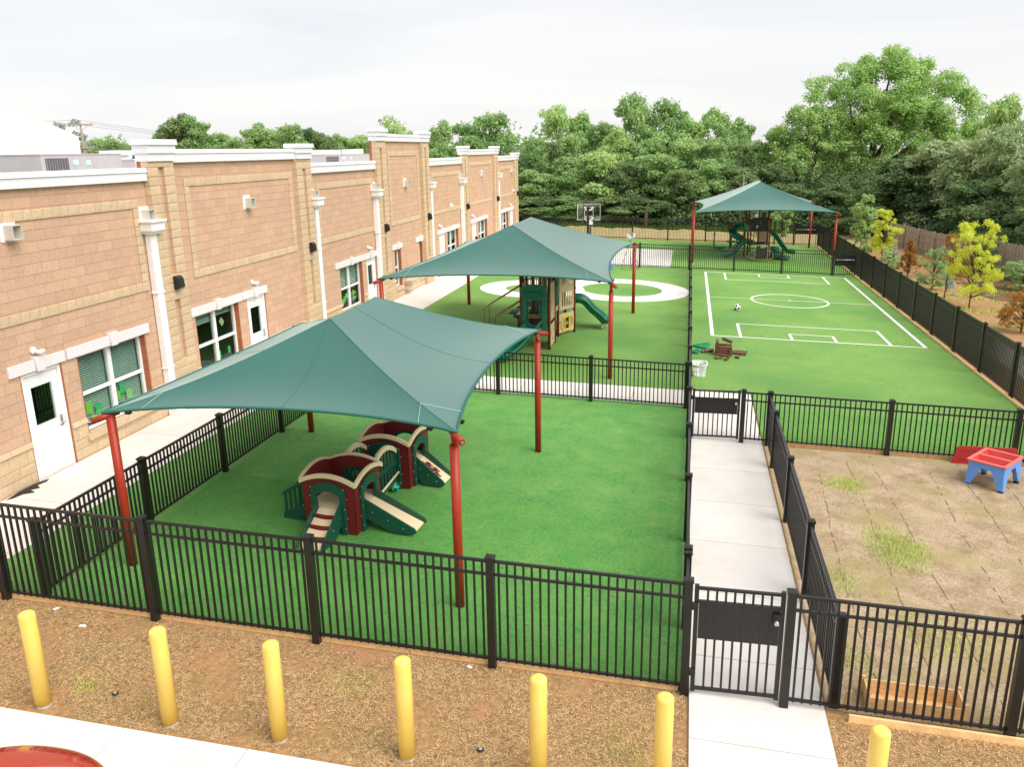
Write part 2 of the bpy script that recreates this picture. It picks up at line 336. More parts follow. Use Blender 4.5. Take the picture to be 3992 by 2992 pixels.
# ---------------------------------------------------------------- the school building
XB, ZF = -11.78, .34
school = thing('school_building', 'long single storey tan block school building with white copings and stone piers', 'building', (XB, 9.6, ZF))
def sb(mb, name, m, bevel=0, kind=None, parent=None, label=None):
    """build a part given in world coordinates under the school (or under one of its parts, which all sit at the school's origin)"""
    mb.v = [(p[0]-XB, p[1]-9.6, p[2]-ZF) for p in mb.v]
    return mb.build(name, m, parent or school, bevel, kind, label)
def cut(rects, c):
    o = []
    for r in rects:
        if c[0] >= r[1] or c[1] <= r[0] or c[2] >= r[3] or c[3] <= r[2]: o.append(r); continue
        if r[0] < c[0]: o.append((r[0], c[0], r[2], r[3]))
        if c[1] < r[1]: o.append((c[1], r[1], r[2], r[3]))
        a, b = max(r[0], c[0]), min(r[1], c[1])
        if r[2] < c[2]: o.append((a, b, r[2], c[2]))
        if c[3] < r[3]: o.append((a, b, c[3], r[3]))
    return [r for r in o if r[1]-r[0] > .012 and r[3]-r[2] > .012]
# bays: y0, y1, parapet bottom, parapet top, frame (outer y0, y1, top)
BAYS = [(4.0, 9.6, 5.75, 6.03, None), (10.6, 16.66, 5.76, 6.04, (11.15, 16.33, 5.39)), (17.62, 23.86, 6.13, 6.43, (18.13, 23.72, 5.77)), (24.86, 30.58, 5.68, 5.99, (25.42, 30.45, 5.36)),
        (31.62, 36.22, 6.70, 6.98, (32.17, 36.0, 6.33)), (37.22, 43.05, 5.66, 5.98, (37.9, 42.9, 5.33)), (44.05, 50.33, 6.08, 6.37, (44.7, 50.1, 5.70)), (51.35, 56.5, 5.66, 5.96, (52.05, 56.4, 5.32))]
PIERS = [(9.6, 10.6, 6.17, 6.63), (16.66, 17.62, 6.17, 6.64), (23.86, 24.86, 6.13, 6.58), (30.58, 31.62, 6.71, 7.16), (36.22, 37.22, 6.70, 7.15), (43.05, 44.05, 6.11, 6.55), (50.33, 51.35, 6.10, 6.55), (56.5, 57.5, 5.69, 6.14)]
# openings: kind, y0, y1, z0, z1, lintel y0, y1
OPEN = [('door', 12.32, 13.38, ZF, 2.46, 12.06, 13.47), ('window', 13.80, 15.98, .84, 2.46, 13.52, 16.10), ('window', 17.96, 20.02, .84, 2.46, 17.70, 20.18), ('door', 20.44, 21.50, ZF, 2.46, 20.21, 21.58),
        ('window', 26.80, 28.88, .84, 2.42, 26.42, 29.03), ('door', 29.28, 30.28, ZF, 2.42, 29.06, 30.36), ('window', 32.42, 33.20, .84, 2.41, 32.10, 33.32), ('window', 35.62, 36.12, .84, 2.41, 35.15, 36.20),
        ('door', 38.80, 39.80, ZF, 2.41, 38.46, 39.84), ('window', 40.22, 42.25, .84, 2.41, 39.87, 42.45), ('door', 45.15, 46.18, ZF, 2.40, 44.79, 46.25), ('window', 46.60, 48.65, .84, 2.40, 46.30, 48.83),
        ('window', 52.70, 54.70, .84, 2.40, 52.45, 54.85), ('door', 55.35, 56.32, ZF, 2.40, 54.90, 56.42)]
blocks, stones, mort = [], [], MB()
P = .2
for (y0, y1, zb, zt, fr) in BAYS:
    holes = []
    for (k, a, b, c, d, l0, l1) in OPEN:
        if y0 <= a < y1: holes += [(a, b, c, d)]
    # mortar backing, thickness .2, with the openings left free
    rr = [(y0, y1, ZF-.4, zb)]
    for h in holes: rr = cut(rr, h)
    for r in rr: mort.box(XB-.22, XB-.006, r[0], r[1], r[2], r[3])
    bands = []
    if fr:
        f0, f1, ft = fr; zl = 3.39
        bands = [(f0, f1, ft-.2, ft), (f0, f1, zl, zl+.2), (f0, f0+.2, zl+.2, ft-.2), (f1-.2, f1, zl+.2, ft-.2)]
    lint = [(l0, l1, d+.02, d+.23) for (k, a, b, c, d, l0, l1) in OPEN if y0 <= a < y1]
    nrow = 0
    z = ZF-.12
    while z < zb:
        if z < 1.09: z2 = min(z+P, 1.11) if z+P < 1.0 or z+P > 1.11 else 1.11
        elif z < 1.2: z2 = 1.21
        else: z2 = min(z+P, zb)
        ledge = 1.09 < z < 1.2; stone = z < 1.2
        ln = .6 if ledge else .45
        y = y0 - (ln/2 if nrow % 2 else 0)
        while y < y1:
            cells = [(max(y, y0), min(y+ln, y1), z, z2)]
            for h in holes+lint+bands: cells = cut(cells, h)
            for c in cells: (stones if stone else blocks).append((c, 'ledge' if ledge else 'base' if stone else 'wall'))
            y += ln
        z = z2; nrow += 1
    for bi, b in enumerate(bands):
        if bi < 2:
            y = b[0]; i = 0
            while y < b[1]-.02:
                ln = (.2, .29, .21, .25)[i % 4]; stones.append(((y, min(y+ln, b[1]), b[2], b[3]), 'band')); y += ln; i += 1
        else:
            z = b[2]
            while z < b[3]-.02: stones.append(((b[0], b[1], z, min(z+P, b[3])), 'band')); z += P
sb(mort, 'mortar_backing', M_mortar)
for (y0, y1, zb, zt) in PIERS:
    core = MB().box(XB-.12, XB+.06, y0+.02, y1-.02, ZF-.3, zb); sb(core, 'pier_core', M_mortar)
    z = ZF-.1; slots = [(1.55, 3.02), (3.62, zb-.2)]
    while z < zb-.01:
        z2 = min(z+P, zb); m = (z+z2)/2
        s = any(a < m < b for a, b in slots); w3 = (y1-y0)
        if s: cells = [(y0, y0+w3*.38), (y0+w3*.60, y1)]; stones.append(((y0+w3*.385, y0+w3*.595, z, z2), 'slot'))
        else: cells = [(y0, (y0+y1)/2), ((y0+y1)/2, y1)] if int(z*5) % 2 else [(y0, y1)]
        for c in cells: stones.append(((c[0], c[1], z, z2), 'pier'))
        z = z2
def brick_box(mb, c, kind):
    y0, y1, z0, z1 = c; q = .0035; t = random.random()
    if kind == 'wall': mb.box(XB-.03, XB+.002, y0+.003, y1-.003, z0+.0055, z1-.0055, t)
    elif kind == 'ledge': mb.box(XB-.03, XB+.055, y0+q, y1-q, z0+q, z1-q, t, top=(XB-.03, XB+.012, y0+q, y1-q))
    elif kind == 'slot': mb.box(XB+.03, XB+.075, y0+q, y1-q, z0+q, z1-q, t)
    else:
        base = {'base': XB+.012, 'band': XB+.028, 'pier': XB+.15}[kind]; bk = XB-.03 if kind != 'pier' else XB-.02
        e = .003; h = base+random.uniform(.003, .010)
        # a split face: a chamfered front with an off-centre high point
        cy, cz = y0+(y1-y0)*random.uniform(.35, .65), z0+(z1-z0)*random.uniform(.35, .65)
        a, b, c_, d = y0+q, y1-q, z0+q, z1-q
        vs = [(bk, a, c_), (bk, b, c_), (bk, b, d), (bk, a, d), (base-e, a, c_), (base-e, b, c_), (base-e, b, d), (base-e, a, d),
              (base+random.uniform(0, .005), a+.02, c_+.02), (base+random.uniform(0, .005), b-.02, c_+.02), (base+random.uniform(0, .005), b-.02, d-.02), (base+random.uniform(0, .005), a+.02, d-.02), (h, cy, cz)]
        fs = [(0, 3, 2, 1)]+[(i, (i+1) % 4, (i+1) % 4+4, i+4) for i in range(4)]+[(i+4, (i+1) % 4+4, (i+1) % 4+8, i+8) for i in range(4)]+[(8, 9, 12), (9, 10, 12), (10, 11, 12), (11, 8, 12)]
        mb.add(vs, fs, t)
for lst, nm, m in ((blocks, 'block', M_block), (stones, 'split_face_block', M_stone)):
    vis = sorted([c for c in lst if c[0][1] > 11.7 and c[0][3] > ZF+.05], key=lambda c: c[0][0])
    near = vis[:298]; ids = {id(c) for c in near}
    rest = MB()
    for c in lst:
        if id(c) in ids:
            mb = MB(); brick_box(mb, *c)
            if c[1] == 'slot': sb(mb, 'block', M_block)
            else: sb(mb, nm, m)
        else: brick_box(rest, *c)
    sb(rest, nm+'s', m, kind='stuff')
# far end wall, back of parapets and roof
mb = MB(); mb.box(-30, XB-.02, 57.45, 57.55, ZF-.3, 5.7); mb.box(-30, XB-.02, 3.9, 4.0, ZF-.3, 5.8); mb.box(-30.1, -30, 3.9, 57.5, ZF-.3, 5.8); sb(mb, 'end_wall', M_block)
for (y0, y1, zb, zt, fr) in BAYS:
    mb = MB(); mb.box(XB-.26, XB-.225, y0, y1, 5.0, zb); sb(mb, 'parapet_back', mat('white_roof_membrane', (.78, .77, .76), .7, .3, n=.05, ns=1))
    mb = MB(); mb.box(XB-.28, XB+.10, y0+.002, y1-.002, zb, zt-.10); mb.box(XB-.30, XB+.125, y0+.001, y1-.001, zt-.10, zt, top=(XB-.29, XB+.11, y0+.001, y1-.001)); sb(mb, 'coping', M_coping, .006)
for (y0, y1, zb, zt) in PIERS:
    mb = MB(); mb.box(XB-.14, XB+.20, y0-.005, y1+.005, zb, zb+.17); mb.box(XB-.17, XB+.235, y0-.03, y1+.03, zb+.17, zt-.12); mb.box(XB-.20, XB+.275, y0-.07, y1+.07, zt-.12, zt, top=(XB-.19, XB+.26, y0-.06, y1+.06)); sb(mb, 'pier_cap', M_coping, .006)
    mb = MB(); mb.box(XB-.125, XB-.025, y0+.012, y1-.012, 5.1, zb); sb(mb, 'pier_back', M_brickred)
mb = MB(); mb.box(-30, XB-.265, 4.0, 57.4, 5.0, 5.1); sb(mb, 'roof', MATS['white_roof_membrane'])
# opposite parapet, seen from behind
mb = MB()
for (y0, y1, z) in ((28, 37.0, 5.9), (37, 38.9, 6.58), (39, 60.8, 5.95)): mb.box(-28.3, -28.0, y0, min(y1, 57.4), 5.1, z)
sb(mb, 'rear_parapet', MATS['white_roof_membrane'])
mb = MB(); mb.box(-22.4, -22, 29.5, 30.4, 5.1, 6.4); mb.box(-22.5, -21.9, 29.3, 30.6, 6.35, 6.53); mb.box(-22.4, -22, 30.6, 38, 5.1, 6.2)
mb.box(-22.4, -22, 38, 57.3, 5.1, 6.0); mb.box(-22.5, -21.9, 48.0, 51.4, 5.9, 6.50); mb.box(-22.5, -21.9, 52.9, 55.2, 5.9, 6.53)
sb(mb, 'rear_parapet', MATS['white_roof_membrane'])

for y, z0, z1 in ((15.97, 2.72, 5.76), (19.98, 2.74, 6.13), (29.2, 2.7, 5.68), (34.6, 1.3, 6.7), (41.6, 2.68, 5.66)):
    sb(MB().box(XB-.01, XB+.004, y-.006, y+.006, z0, z1), 'control_joint', mat('tan_sealant', (.72, .48, .24), .6))
# lintels, sills, windows, doors
def lintel(l0, l1, zc, yk):
    mb = MB(); f = XB+.045
    mb.box(XB-.02, f, l0, yk-.115, zc, zc+.205); mb.box(XB-.02, f, yk+.115, l1, zc, zc+.205)
    mb.add([(XB-.02, yk-.09, zc-.02), (XB-.02, yk+.09, zc-.02), (XB-.02, yk+.14, zc+.255), (XB-.02, yk-.14, zc+.255), (f+.03, yk-.09, zc-.02), (f+.03, yk+.09, zc-.02), (f+.03, yk+.14, zc+.255), (f+.03, yk-.14, zc+.255)],
           [(0, 3, 2, 1), (4, 5, 6, 7), (0, 1, 5, 4), (1, 2, 6, 5), (2, 3, 7, 6), (3, 0, 4, 7)])
    sb(mb, 'lintel', mat('cast_stone', (.74, .69, .70), .7, .3, n=.05, ns=25, bump=.1), .005)
M_blind = mat('pale_blind_slat', (.78, .88, .82), .6, .4)
M_paper = [mat('lime_paper', (.32, .75, .12), .9, .1), mat('mint_paper', (.10, .62, .26), .9, .1), mat('pale_green_paper', (.45, .80, .35), .9, .1), mat('cream_paper', (.72, .68, .42), .9, .1), mat('yellow_paper', (.75, .65, .05), .9, .1), mat('blue_paper', (.05, .35, .65), .9, .1)]
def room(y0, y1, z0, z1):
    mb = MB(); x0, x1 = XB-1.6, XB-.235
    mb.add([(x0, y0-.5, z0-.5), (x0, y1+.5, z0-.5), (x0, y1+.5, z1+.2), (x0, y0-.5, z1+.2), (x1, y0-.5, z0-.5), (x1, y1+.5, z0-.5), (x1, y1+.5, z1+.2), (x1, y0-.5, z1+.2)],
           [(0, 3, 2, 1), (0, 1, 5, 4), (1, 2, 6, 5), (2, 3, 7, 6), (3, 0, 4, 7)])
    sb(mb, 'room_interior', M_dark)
def reveal(y0, y1, z0, z1):
    z = z0
    while z < z1-.01:
        z2 = min(z+P, z1)
        for ya, yb in ((y1-.03, y1-.001), (y0+.001, y0+.03)): sb(MB().box(XB-.215, XB-.006, ya, yb, z+.004, z2-.004, random.random()), 'reveal_block', M_brickred)
        z = z2
win_i = 0
for (k, a, b, c, d, l0, l1) in OPEN:
    lintel(l0, l1, d+.02, (a+b)/2+(.0 if k == 'window' else -.05)); room(a, b, c, d); reveal(a, b, c, d)
    if k == 'window':
        X = XB-.16; w2 = b-a; fr = MB(); s = .055
        a2, b2 = a+.03, b-.03; mid = (a2+b2)/2; zm = 1.64
        fr.box(X-.05, X+.03, a2, a2+s, c+.03, d); fr.box(X-.05, X+.03, b2-s, b2, c+.03, d); fr.box(X-.05, X+.03, a2+s, b2-s, c+.03, c+.03+s); fr.box(X-.05, X+.03, a2+s, b2-s, d-s, d)
        cols = [(a2+s, b2-s)]
        if w2 > 1.2: fr.box(X-.05, X+.04, mid-.055, mid+.055, c+.03+s, d-s); cols = [(a2+s, mid-.055), (mid+.055, b2-s)]
        for (p, q) in cols: fr.box(X-.045, X+.035, p, q, zm-.035, zm+.035)
        win = sb(fr, 'window', M_white, .004)
        for (p, q) in cols:
            for (z0, z1) in ((c+.03+s, zm-.035), (zm+.035, d-s)):
                mb = MB().box(X-.014, X-.008, p, q, z0, z1); o = sb(mb, 'pane', M_glass, parent=win)
        for ci, (p, q) in enumerate(cols):
            mb = MB(); z = d-s-.02
            lo = {0: c+.12, 1: (2.15, 2.25)[ci], 2: 1.72}.get(win_i, 1.9 if win_i % 2 else 1.70)
            while z > lo:
                mb.add([(X-.10, p+.01, z), (X-.10, q-.01, z), (X-.056, q-.01, z-.014), (X-.056, p+.01, z-.014)], [(0, 1, 2, 3)]); z -= .048 if win_i != 1 or z > 2.3 else .03
            sb(mb, 'blind', M_blind, parent=win)
        pap = []
        if win_i == 0: pap = [(13.95, 1.02, .15, .22, 1, 6), (14.14, 1.30, .16, .22, 0, -4), (14.42, 1.20, .17, .2, 1, 4), (14.25, 1.02, .16, .15, 2, -12), (14.46, .98, .15, .2, 2, 0), (15.02, 1.30, .18, .17, 0, -14), (15.22, 1.44, .14, .22, 1, 3), (15.42, 1.24, .16, .2, 2, 0)]
        elif win_i == 1: pap = [(18.15, 1.12, .10, .16, 1, 4), (19.15, 1.22, .10, .16, 1, 4), (19.62, 1.25, .10, .16, 1, 4), (18.15, 1.86, .18, .14, 3, 10), (19.05, 1.80, .14, .15, 3, 35), (19.4, 2.05, .14, .17, 3, 40)]
        elif win_i == 2: pap = [(26.95+.18*i, 1.0+.08*i, .14, .2, (2, 3, 2, 0, 2)[i], 20*i) for i in range(5)]+[(27.95+.17*(i % 4), 1.1+.17*(i//4)+.03*i % .1, .15, .15, (4, 5, 4, 0, 4, 5, 4, 0)[i], 40*i) for i in range(8)]
        elif win_i in (4, 6): pap = [(a+.3+.2*i, 1.1+.05*(i % 2), .15, .2, (3, 4, 5)[i % 3], 10*i) for i in range(5)]
        for (y, z, ww, hh, ci, rt) in pap:
            cc, ss = math.cos(R(rt)), math.sin(R(rt))
            mb = MB().add([(X-.022, y+u*cc-v*ss, z+u*ss+v*cc) for u, v in ((-ww*.58, -hh*.58), (ww*.58, -hh*.58), (ww*.58, hh*.58), (-ww*.58, hh*.58))], [(0, 1, 2, 3)]); sb(mb, 'paper', M_paper[ci], parent=win)
        mb = MB(); y = a-.06
        while y < b+.05:
            e = min(y+.62, b+.06); mb.box(XB-.19, XB+.07, y+.003, e-.003, c-.12, c+.01, random.random(), top=(XB-.19, XB+.05, y+.003, e-.003)); y = e
        sb(mb, 'window_sill', M_stone, .006)
        win_i += 1
    else:
        X = XB-.05; fr = MB(); s = .06
        fr.box(X-.10, X+.03, a+.03, a+.03+s, ZF+.01, d); fr.box(X-.10, X+.03, b-.03-s, b-.03, ZF+.01, d); fr.box(X-.10, X+.03, a+.03+s, b-.03-s, d-s, d)
        sb(fr, 'door_frame', M_white, .004)
        p, q, z0, z1 = a+.095, b-.095, ZF+.03, d-.065; v0, v1, u0, u1 = p+.17, q-.17, 1.42, 2.16
        slim = k == 'door' and a > 36
        if slim: v0, v1, u0, u1 = p+.52, p+.62, 1.2, 2.1
        dm = MB()
        for r in cut([(p, q, z0, z1)], (v0, v1, u0, u1)): dm.box(X-.06, X-.015, *r)
        for r in ((v0-.02, v1+.02, u1, u1+.02), (v0-.02, v1+.02, u0-.02, u0), (v0-.02, v0, u0, u1), (v1, v1+.02, u0, u1)): dm.box(X-.015, X-.006, *r)
        door = sb(dm, 'door', M_white)
        sb(MB().box(X-.04, X-.034, v0, v1, u0, u1), 'pane', M_glass, parent=door)
        hb = MB(); hy = q-.07; hb.box(X-.015, X-.002, hy-.035, hy+.035, 1.24, 1.46); hb.tube([(X-.01, hy, 1.31), (X+.05, hy, 1.31)], .014, 8); hb.tube([(X+.045, hy+.02, 1.31), (X+.045, hy-.12, 1.31)], .011, 8); hb.tube([(X-.01, hy, 1.41), (X+.012, hy, 1.41)], .02, 10)
        sb(hb, 'handle', M_steel, parent=door)
        sb(MB().box(X-.1, X+.05, a+.03, b-.03, ZF+.0, ZF+.022), 'threshold', M_steel)
# downspouts, scuppers, lamps
def downspout(y, foot):
    mb = MB(); x0, x1 = XB+.02, XB+.17; wv = .115
    mb.box(x0, x1, y-wv, y+wv, ZF+(.28 if foot else .0), 4.62)
    if foot:
        mb.add([(x0, y-wv, ZF+.28), (x1, y-wv, ZF+.28), (x1, y+wv, ZF+.28), (x0, y+wv, ZF+.28), (x0+.02, y-wv, ZF+.02), (x0+.38, y-wv, ZF+.02), (x0+.38, y+wv, ZF+.02), (x0+.02, y+wv, ZF+.02), (x0+.38, y-wv, ZF+.14), (x0+.38, y+wv, ZF+.14)],
               [(4, 5, 6, 7), (0, 3, 2, 1), (0, 4, 7, 3), (0, 1, 8, 5, 4), (3, 7, 6, 9, 2), (1, 2, 9, 8), (8, 9, 6, 5)])
    o = sb(mb, 'downspout', M_white, .012)
    for z in (1.55, 3.3): sb(MB().box(x0, x1+.012, y-wv-.03, y+wv+.03, z, z+.03), 'strap', M_white, parent=o)
    h = MB(); h.box(XB+.01, XB+.24, y-.17, y+.17, 4.62, 4.70, top=(XB+.01, XB+.32, y-.24, y+.24)); h.box(XB+.01, XB+.32, y-.24, y+.24, 4.70, 4.88); h.box(XB+.01, XB+.36, y-.28, y+.28, 4.88, 4.93)
    sb(h, 'leader_head', M_white, .006, parent=o)
def scupper(y, z=5.05):
    mb = MB(); mb.box(XB+.001, XB+.022, y-.19, y+.19, z-.19, z+.17); o = sb(mb, 'scupper', M_white, .004)
    mb = MB(); x0, x1 = XB+.022, XB+.22; q = .012; a, b, c, d = y-.11, y+.11, z-.14, z+.10
    mb.box(x0, x1, a, b, d-q, d); mb.box(x0, x1, a, a+q, c, d-q); mb.box(x0, x1, b-q, b, c, d-q); mb.box(x0, x1, a, b, c-q, c); mb.box(x0, x0+.004, a+q, b-q, c, d-q)
    sb(mb, 'spout', mat('galvanised_spout', (.62, .59, .52), .5, .4), parent=o)
for y, f in ((16.52, 1), (25.02, 0), (30.42, 0), (37.38, 1), (42.88, 0), (51.55, 0)): downspout(y, f); scupper(y-.02)
for y in (12.64, 20.97, 34.1, 47.6, 55.9): scupper(y)
for y in (17.14, 24.36, 31.1, 36.72, 43.55, 50.84, 57.0):
    mb = MB(); x = XB+.17
    mb.prism([(x, 3.29), (x+.09, 3.29), (x+.15, 3.34), (x+.12, 3.55), (x+.06, 3.60), (x, 3.60)], 'y', y-.11, y+.11); o = sb(mb, 'wall_lamp', M_black, .008)
    sb(MB().box(x+.10, x+.147, y-.075, y+.075, 3.345, 3.46, top=(x+.10, x+.14, y-.075, y+.075)), 'lens', mat('smoked_lens', (.02, .02, .02), .1, .6), parent=o)
for y, z in ((12.72, 2.86), (20.82, 2.88), (29.5, 2.86), (38.8, 2.85), (45.1, 2.85), (55.2, 2.83), (40.95, 3.67), (56.2, 3.70)):
    mb = MB(); mb.tube([(XB, y, z), (XB+.04, y, z)], .065, 14)
    if z > 3: mb.box(XB, XB+.05, y-.1, y+.1, z-.1, z+.1)
    o = sb(mb, 'security_light', M_white)
    sb(MB().tube([(XB+.03, y, z-.01), (XB+.10, y+.05, z-.04), (XB+.10, y+.16, z-.045)], [.03, .042, .05], 12), 'lamp_head', M_white, parent=o)
# drinking fountain on the wall
mb = MB(); mb.box(XB+.0, XB+.34, 33.35, 33.95, .86, 1.02, top=(XB+.0, XB+.40, 33.3, 34.0)); mb.box(XB, XB+.2, 33.4, 33.9, .6, .86); sb(mb, 'drinking_fountain', mat('stone_basin', (.60, .50, .38), .6, .4, n=.1, ns=30), .01)
# ---------------------------------------------------------------- rooftop units
def hvac(x, y0, y1, h, label, grille=True, stickers=True):
    t = thing('rooftop_unit', label, 'air conditioner', (x, y0, 5.1), 0, 'air handling units on the school roof')
    L_ = y1-y0
    mb = MB().box(-1.5, 0, 0, L_, .08, h).box(-1.52, .02, -.02, L_+.02, h, h+.03).box(-1.45, -.05, .05, L_-.05, 0, .08)
    for q in (.38, .62): mb.box(0, .012, L_*q-.006, L_*q+.006, .1, h-.02)
    mb.build('cabinet', M_grey, t, .008)
    if grille:
        mb = MB(); n = 9; w_ = L_*.26/n
        for i in range(n): mb.box(.002, .03, .15+i*w_, .15+i*w_+w_*.14, .12, h-.1)
        gr = mb.build('grille', M_steel, t); MB().box(.001, .006, .13, .15+n*w_, .1, h-.08).build('coil', mat('dark_coil', (.10, .09, .10), .8), gr)
    if stickers:
        st = mat('pale_mint_sticker', (.50, .68, .62), .6)
        MB().box(.003, .009, L_*.36, L_*.43, h-.26, h-.12).build('sticker', st, t); MB().box(.003, .009, L_*.52, L_*.58, h-.26, h-.14).build('sticker', st, t)
        MB().box(.003, .009, L_*.38, L_*.41, .12, .3).build('sticker', M_white, t); MB().tube([(0, L_*.62, .35), (.1, L_*.62, .33)], .05, 10).build('gas_stub', M_maroon, t)
    return t
hvac(-16, 13.2, 17.3, 1.2, 'plain grey rooftop unit at the left edge behind the parapet', False, False)
hvac(-16, 18.65, 21.75, 1.25, 'grey rooftop unit with ribbed grille and mint stickers behind the first stone pier')
hvac(-20, 27.9, 30.5, 1.05, 'grey rooftop unit half hidden behind the first white pier cap', True, False)
u4 = hvac(-20, 44.6, 51.4, 1.1, 'long grey rooftop unit behind the second low parapet, left of the tall pier')
MB().prism([(1.1+.5*math.cos(a), .62+.13*math.sin(a)) for a in [2*math.pi*i/20 for i in range(20)]], 'x', .012, .03).build('blue_oval_badge', mat('navy_badge', (.03, .06, .30), .5), u4)

# ---------------------------------------------------------------- fences
def barz(mb, a, b, wd, ht): mb.bar(a, b, wd, ht)
PICK = {}
def fence(name, label, p0, p1, posts, h, skip=(), maxp=300, endpost=True, tail=0):
    """posts: list of distances along the run; pickets between them; skip: index of open panels (gates)"""
    p0 = Vector(p0); p1 = Vector(p1); d = (p1-p0).normalized(); ang = math.atan2(d.y, d.x)
    t = thing(name, label, 'fence', (p0.x, p0.y, g(p0.x)), ang, 'black metal picket fences')
    zz = lambda s: g(p0.x+d.x*s)-g(p0.x)
    key = ('post', h)
    if key not in PICK:
        PICK[key] = MB().box(-.048, .048, -.048, .048, -.05, h-.05).mesh('post', M_black)
        PICK[('cap', h)] = MB().box(-.058, .058, -.058, .058, h-.052, h-.022).box(-.058, .058, -.058, .058, h-.022, h, top=(-.02, .02, -.02, .02)).mesh('post_cap', M_black)
        PICK[('picket', h)] = MB().box(-.0125, .0125, -.0125, .0125, .10, h-.085).mesh('picket', M_black)
    for s in posts:
        o = link('post', PICK[key], t, loc=(s, 0, zz(s))); link('post_cap', PICK[('cap', h)], o)
    n = 0; rest = MB()
    for i, (a, b) in enumerate(zip(posts, posts[1:])):
        if i in skip: continue
        for z, w_, hh in ((h-.085, .038, .032), (h-.26, .032, .030), (.13, .034, .032)):
            mb = MB(); mb.bar((a+.049, 0, z+zz(a)), (b-.049, 0, z+zz(b)), w_, hh); mb.build('rail', M_black, t)
        m = max(1, round((b-a)/.1)); 
        for k in range(1, m):
            s = a+(b-a)*k/m
            if n < maxp: link('picket', PICK[('picket', h)], t, loc=(s, 0, zz(s)))
            else: rest.box(s-.0125, s+.0125, -.0125, .0125, .10+zz(s), h-.085+zz(s))
            n += 1
    if rest.v: rest.build('pickets', M_black, t, kind='stuff')
    return t
HB = 8.70
fence('picket_fence', 'tall black picket fence across the foreground, left of the near gate', (-13.87, HB), (.166, HB), [0, 2.34, 4.68, 7.02, 9.36, 11.70, 14.036], 1.55)
fence('picket_fence', 'tall black picket fence right of the near gate, in front of the bare soil yard', (1.30, HB), (8.5, HB), [0, 2.40, 4.8, 7.2], 1.55)
fence('picket_fence', 'low black picket fence on the left side of the front lawn, beside the building walk', (-8.68, 8.86), (-8.68, 20.05), [0, 2.38, 4.76, 7.14, 9.5, 11.19], 1.24)
fence('picket_fence', 'long low black picket fence running away from the near gate, seen end on', (.166, 8.80), (.166, 45), [1.34, 3.90, 6.51, 9.05, 11.25, 13.04, 15.53, 18.0, 20.5, 23.0, 25.5, 28.0, 30.5, 33.0, 36.1], 1.24)
fence('picket_fence', 'short low black fence panel joining the near corner post to the long fence', (.166, 8.76), (.166, 10.14), [0, 1.32], 1.20)
fence('picket_fence', 'low black picket fence on the right side of the concrete walkway', (1.865, 8.86), (1.865, 17.85), [0, 2.5, 5.05, 7.65, 8.99], 1.24)
fence('picket_fence', 'low black picket fence between the soil yard and the pitch', (1.317, 17.85), (8.44, 17.85), [0, .56, 3.01, 5.46, 7.1], 1.26)
fence('picket_fence', 'low black picket fence between the front lawn and the cross path', (-8.68, 20.05), (.166, 20.05), [.1, 1.58, 4.02, 6.42, 8.78], 1.24)
fence('picket_fence', 'low black picket fence crossing behind the pitch and the ring tracks', (-11.5, 44.9), (7.30, 44.9), [0, 2.2, 4.6, 7.0, 9.0, 11.6, 13.9, 16.3, 18.8], 1.36)
fence('picket_fence', 'far black picket fence along the foot of the woods', (-11.6, 59.0), (6.95, 59.0), [0, 2.35, 4.8, 7.75, 10.2, 12.75, 15.3, 17.3, 18.55], 1.57)
fence('picket_fence', 'tall black picket fence down the right side of the lawns, beside the young trees', (8.5, 8.8), (8.5, 59.0), [0, 1.9, 4.3, 6.66, 9.23, 11.8]+[14.37+2.572*i for i in range(14)]+[50.15], 1.55)

def gate(name, label, x0, x1, y, h, board=(.52, .98), bar=False, solid=False):
    t = thing(name, label, 'gate', (x0, y, g(x0)), 0, 'black metal gates with solid upper boards')
    W = x1-x0; zs = lambda s: 0
    for s in (.025, W-.025): MB().box(s-.025, s+.025, -.025, .025, .07, h-.03).build('stile', M_black, t, .003)
    for z, q in ((h-.07, .032), (h-.24, .03), (.11, .034)): MB().box(.05, W-.05, -.018, .018, z-q/2, z+q/2).build('rail', M_black, t)
    n = round((W-.1)/.103); zb = h*board[0]
    for k in range(1, n):
        s = .05+(W-.1)*k/n; MB().box(s-.0125, s+.0125, -.0125, .0125, .127, h-.086).build('picket', M_black, t)
    for k in range(n):
        a = .05+(W-.1)*k/n; b = .05+(W-.1)*(k+1)/n; MB().box(a+.004, b-.004, -.009, .009, zb, h-.256).build('board', M_black, t)
    if bar: MB().tube([(.1, -.06, zb+.30), (W-.12, -.06, zb+.30)], .018, 10).box(.08, .14, -.06, 0, zb+.26, zb+.34).box(W-.16, W-.1, -.06, 0, zb+.26, zb+.34).build('push_bar', M_steel, t)
    else:
        MB().box(W-.13, W-.03, -.05, -.018, h*.72, h*.80).build('latch_box', M_black, t, .006)
        MB().tube([(W-.09, -.05, h*.745), (W-.09, -.10, h*.74)], [.022, .026], 14).build('latch_knob', M_steel, t)
        for z in (h*.78, h*.2): MB().box(-.06, .05, -.04, -.025, z, z+.09).tube([(-.012, -.045, z), (-.012, -.045, z+.09)], .013, 8).build('hinge', M_black, t)
    return t
gate('yard_gate', 'near black gate with a solid upper panel and silver knob across the walkway', .235, 1.235, HB, 1.50)
gate('yard_gate', 'second black gate with solid upper panel at the far end of the walkway', .235, 1.25, 17.85, 1.22)
gate('yard_gate', 'far black gate with a silver push bar in the corner behind the pitch', 7.37, 8.42, 44.9, 1.32, (.42, .9), True)
gate('yard_gate', 'farthest black gate with push bar at the end of the woods fence', 7.02, 8.40, 59.0, 1.52, (.5, .9), True)
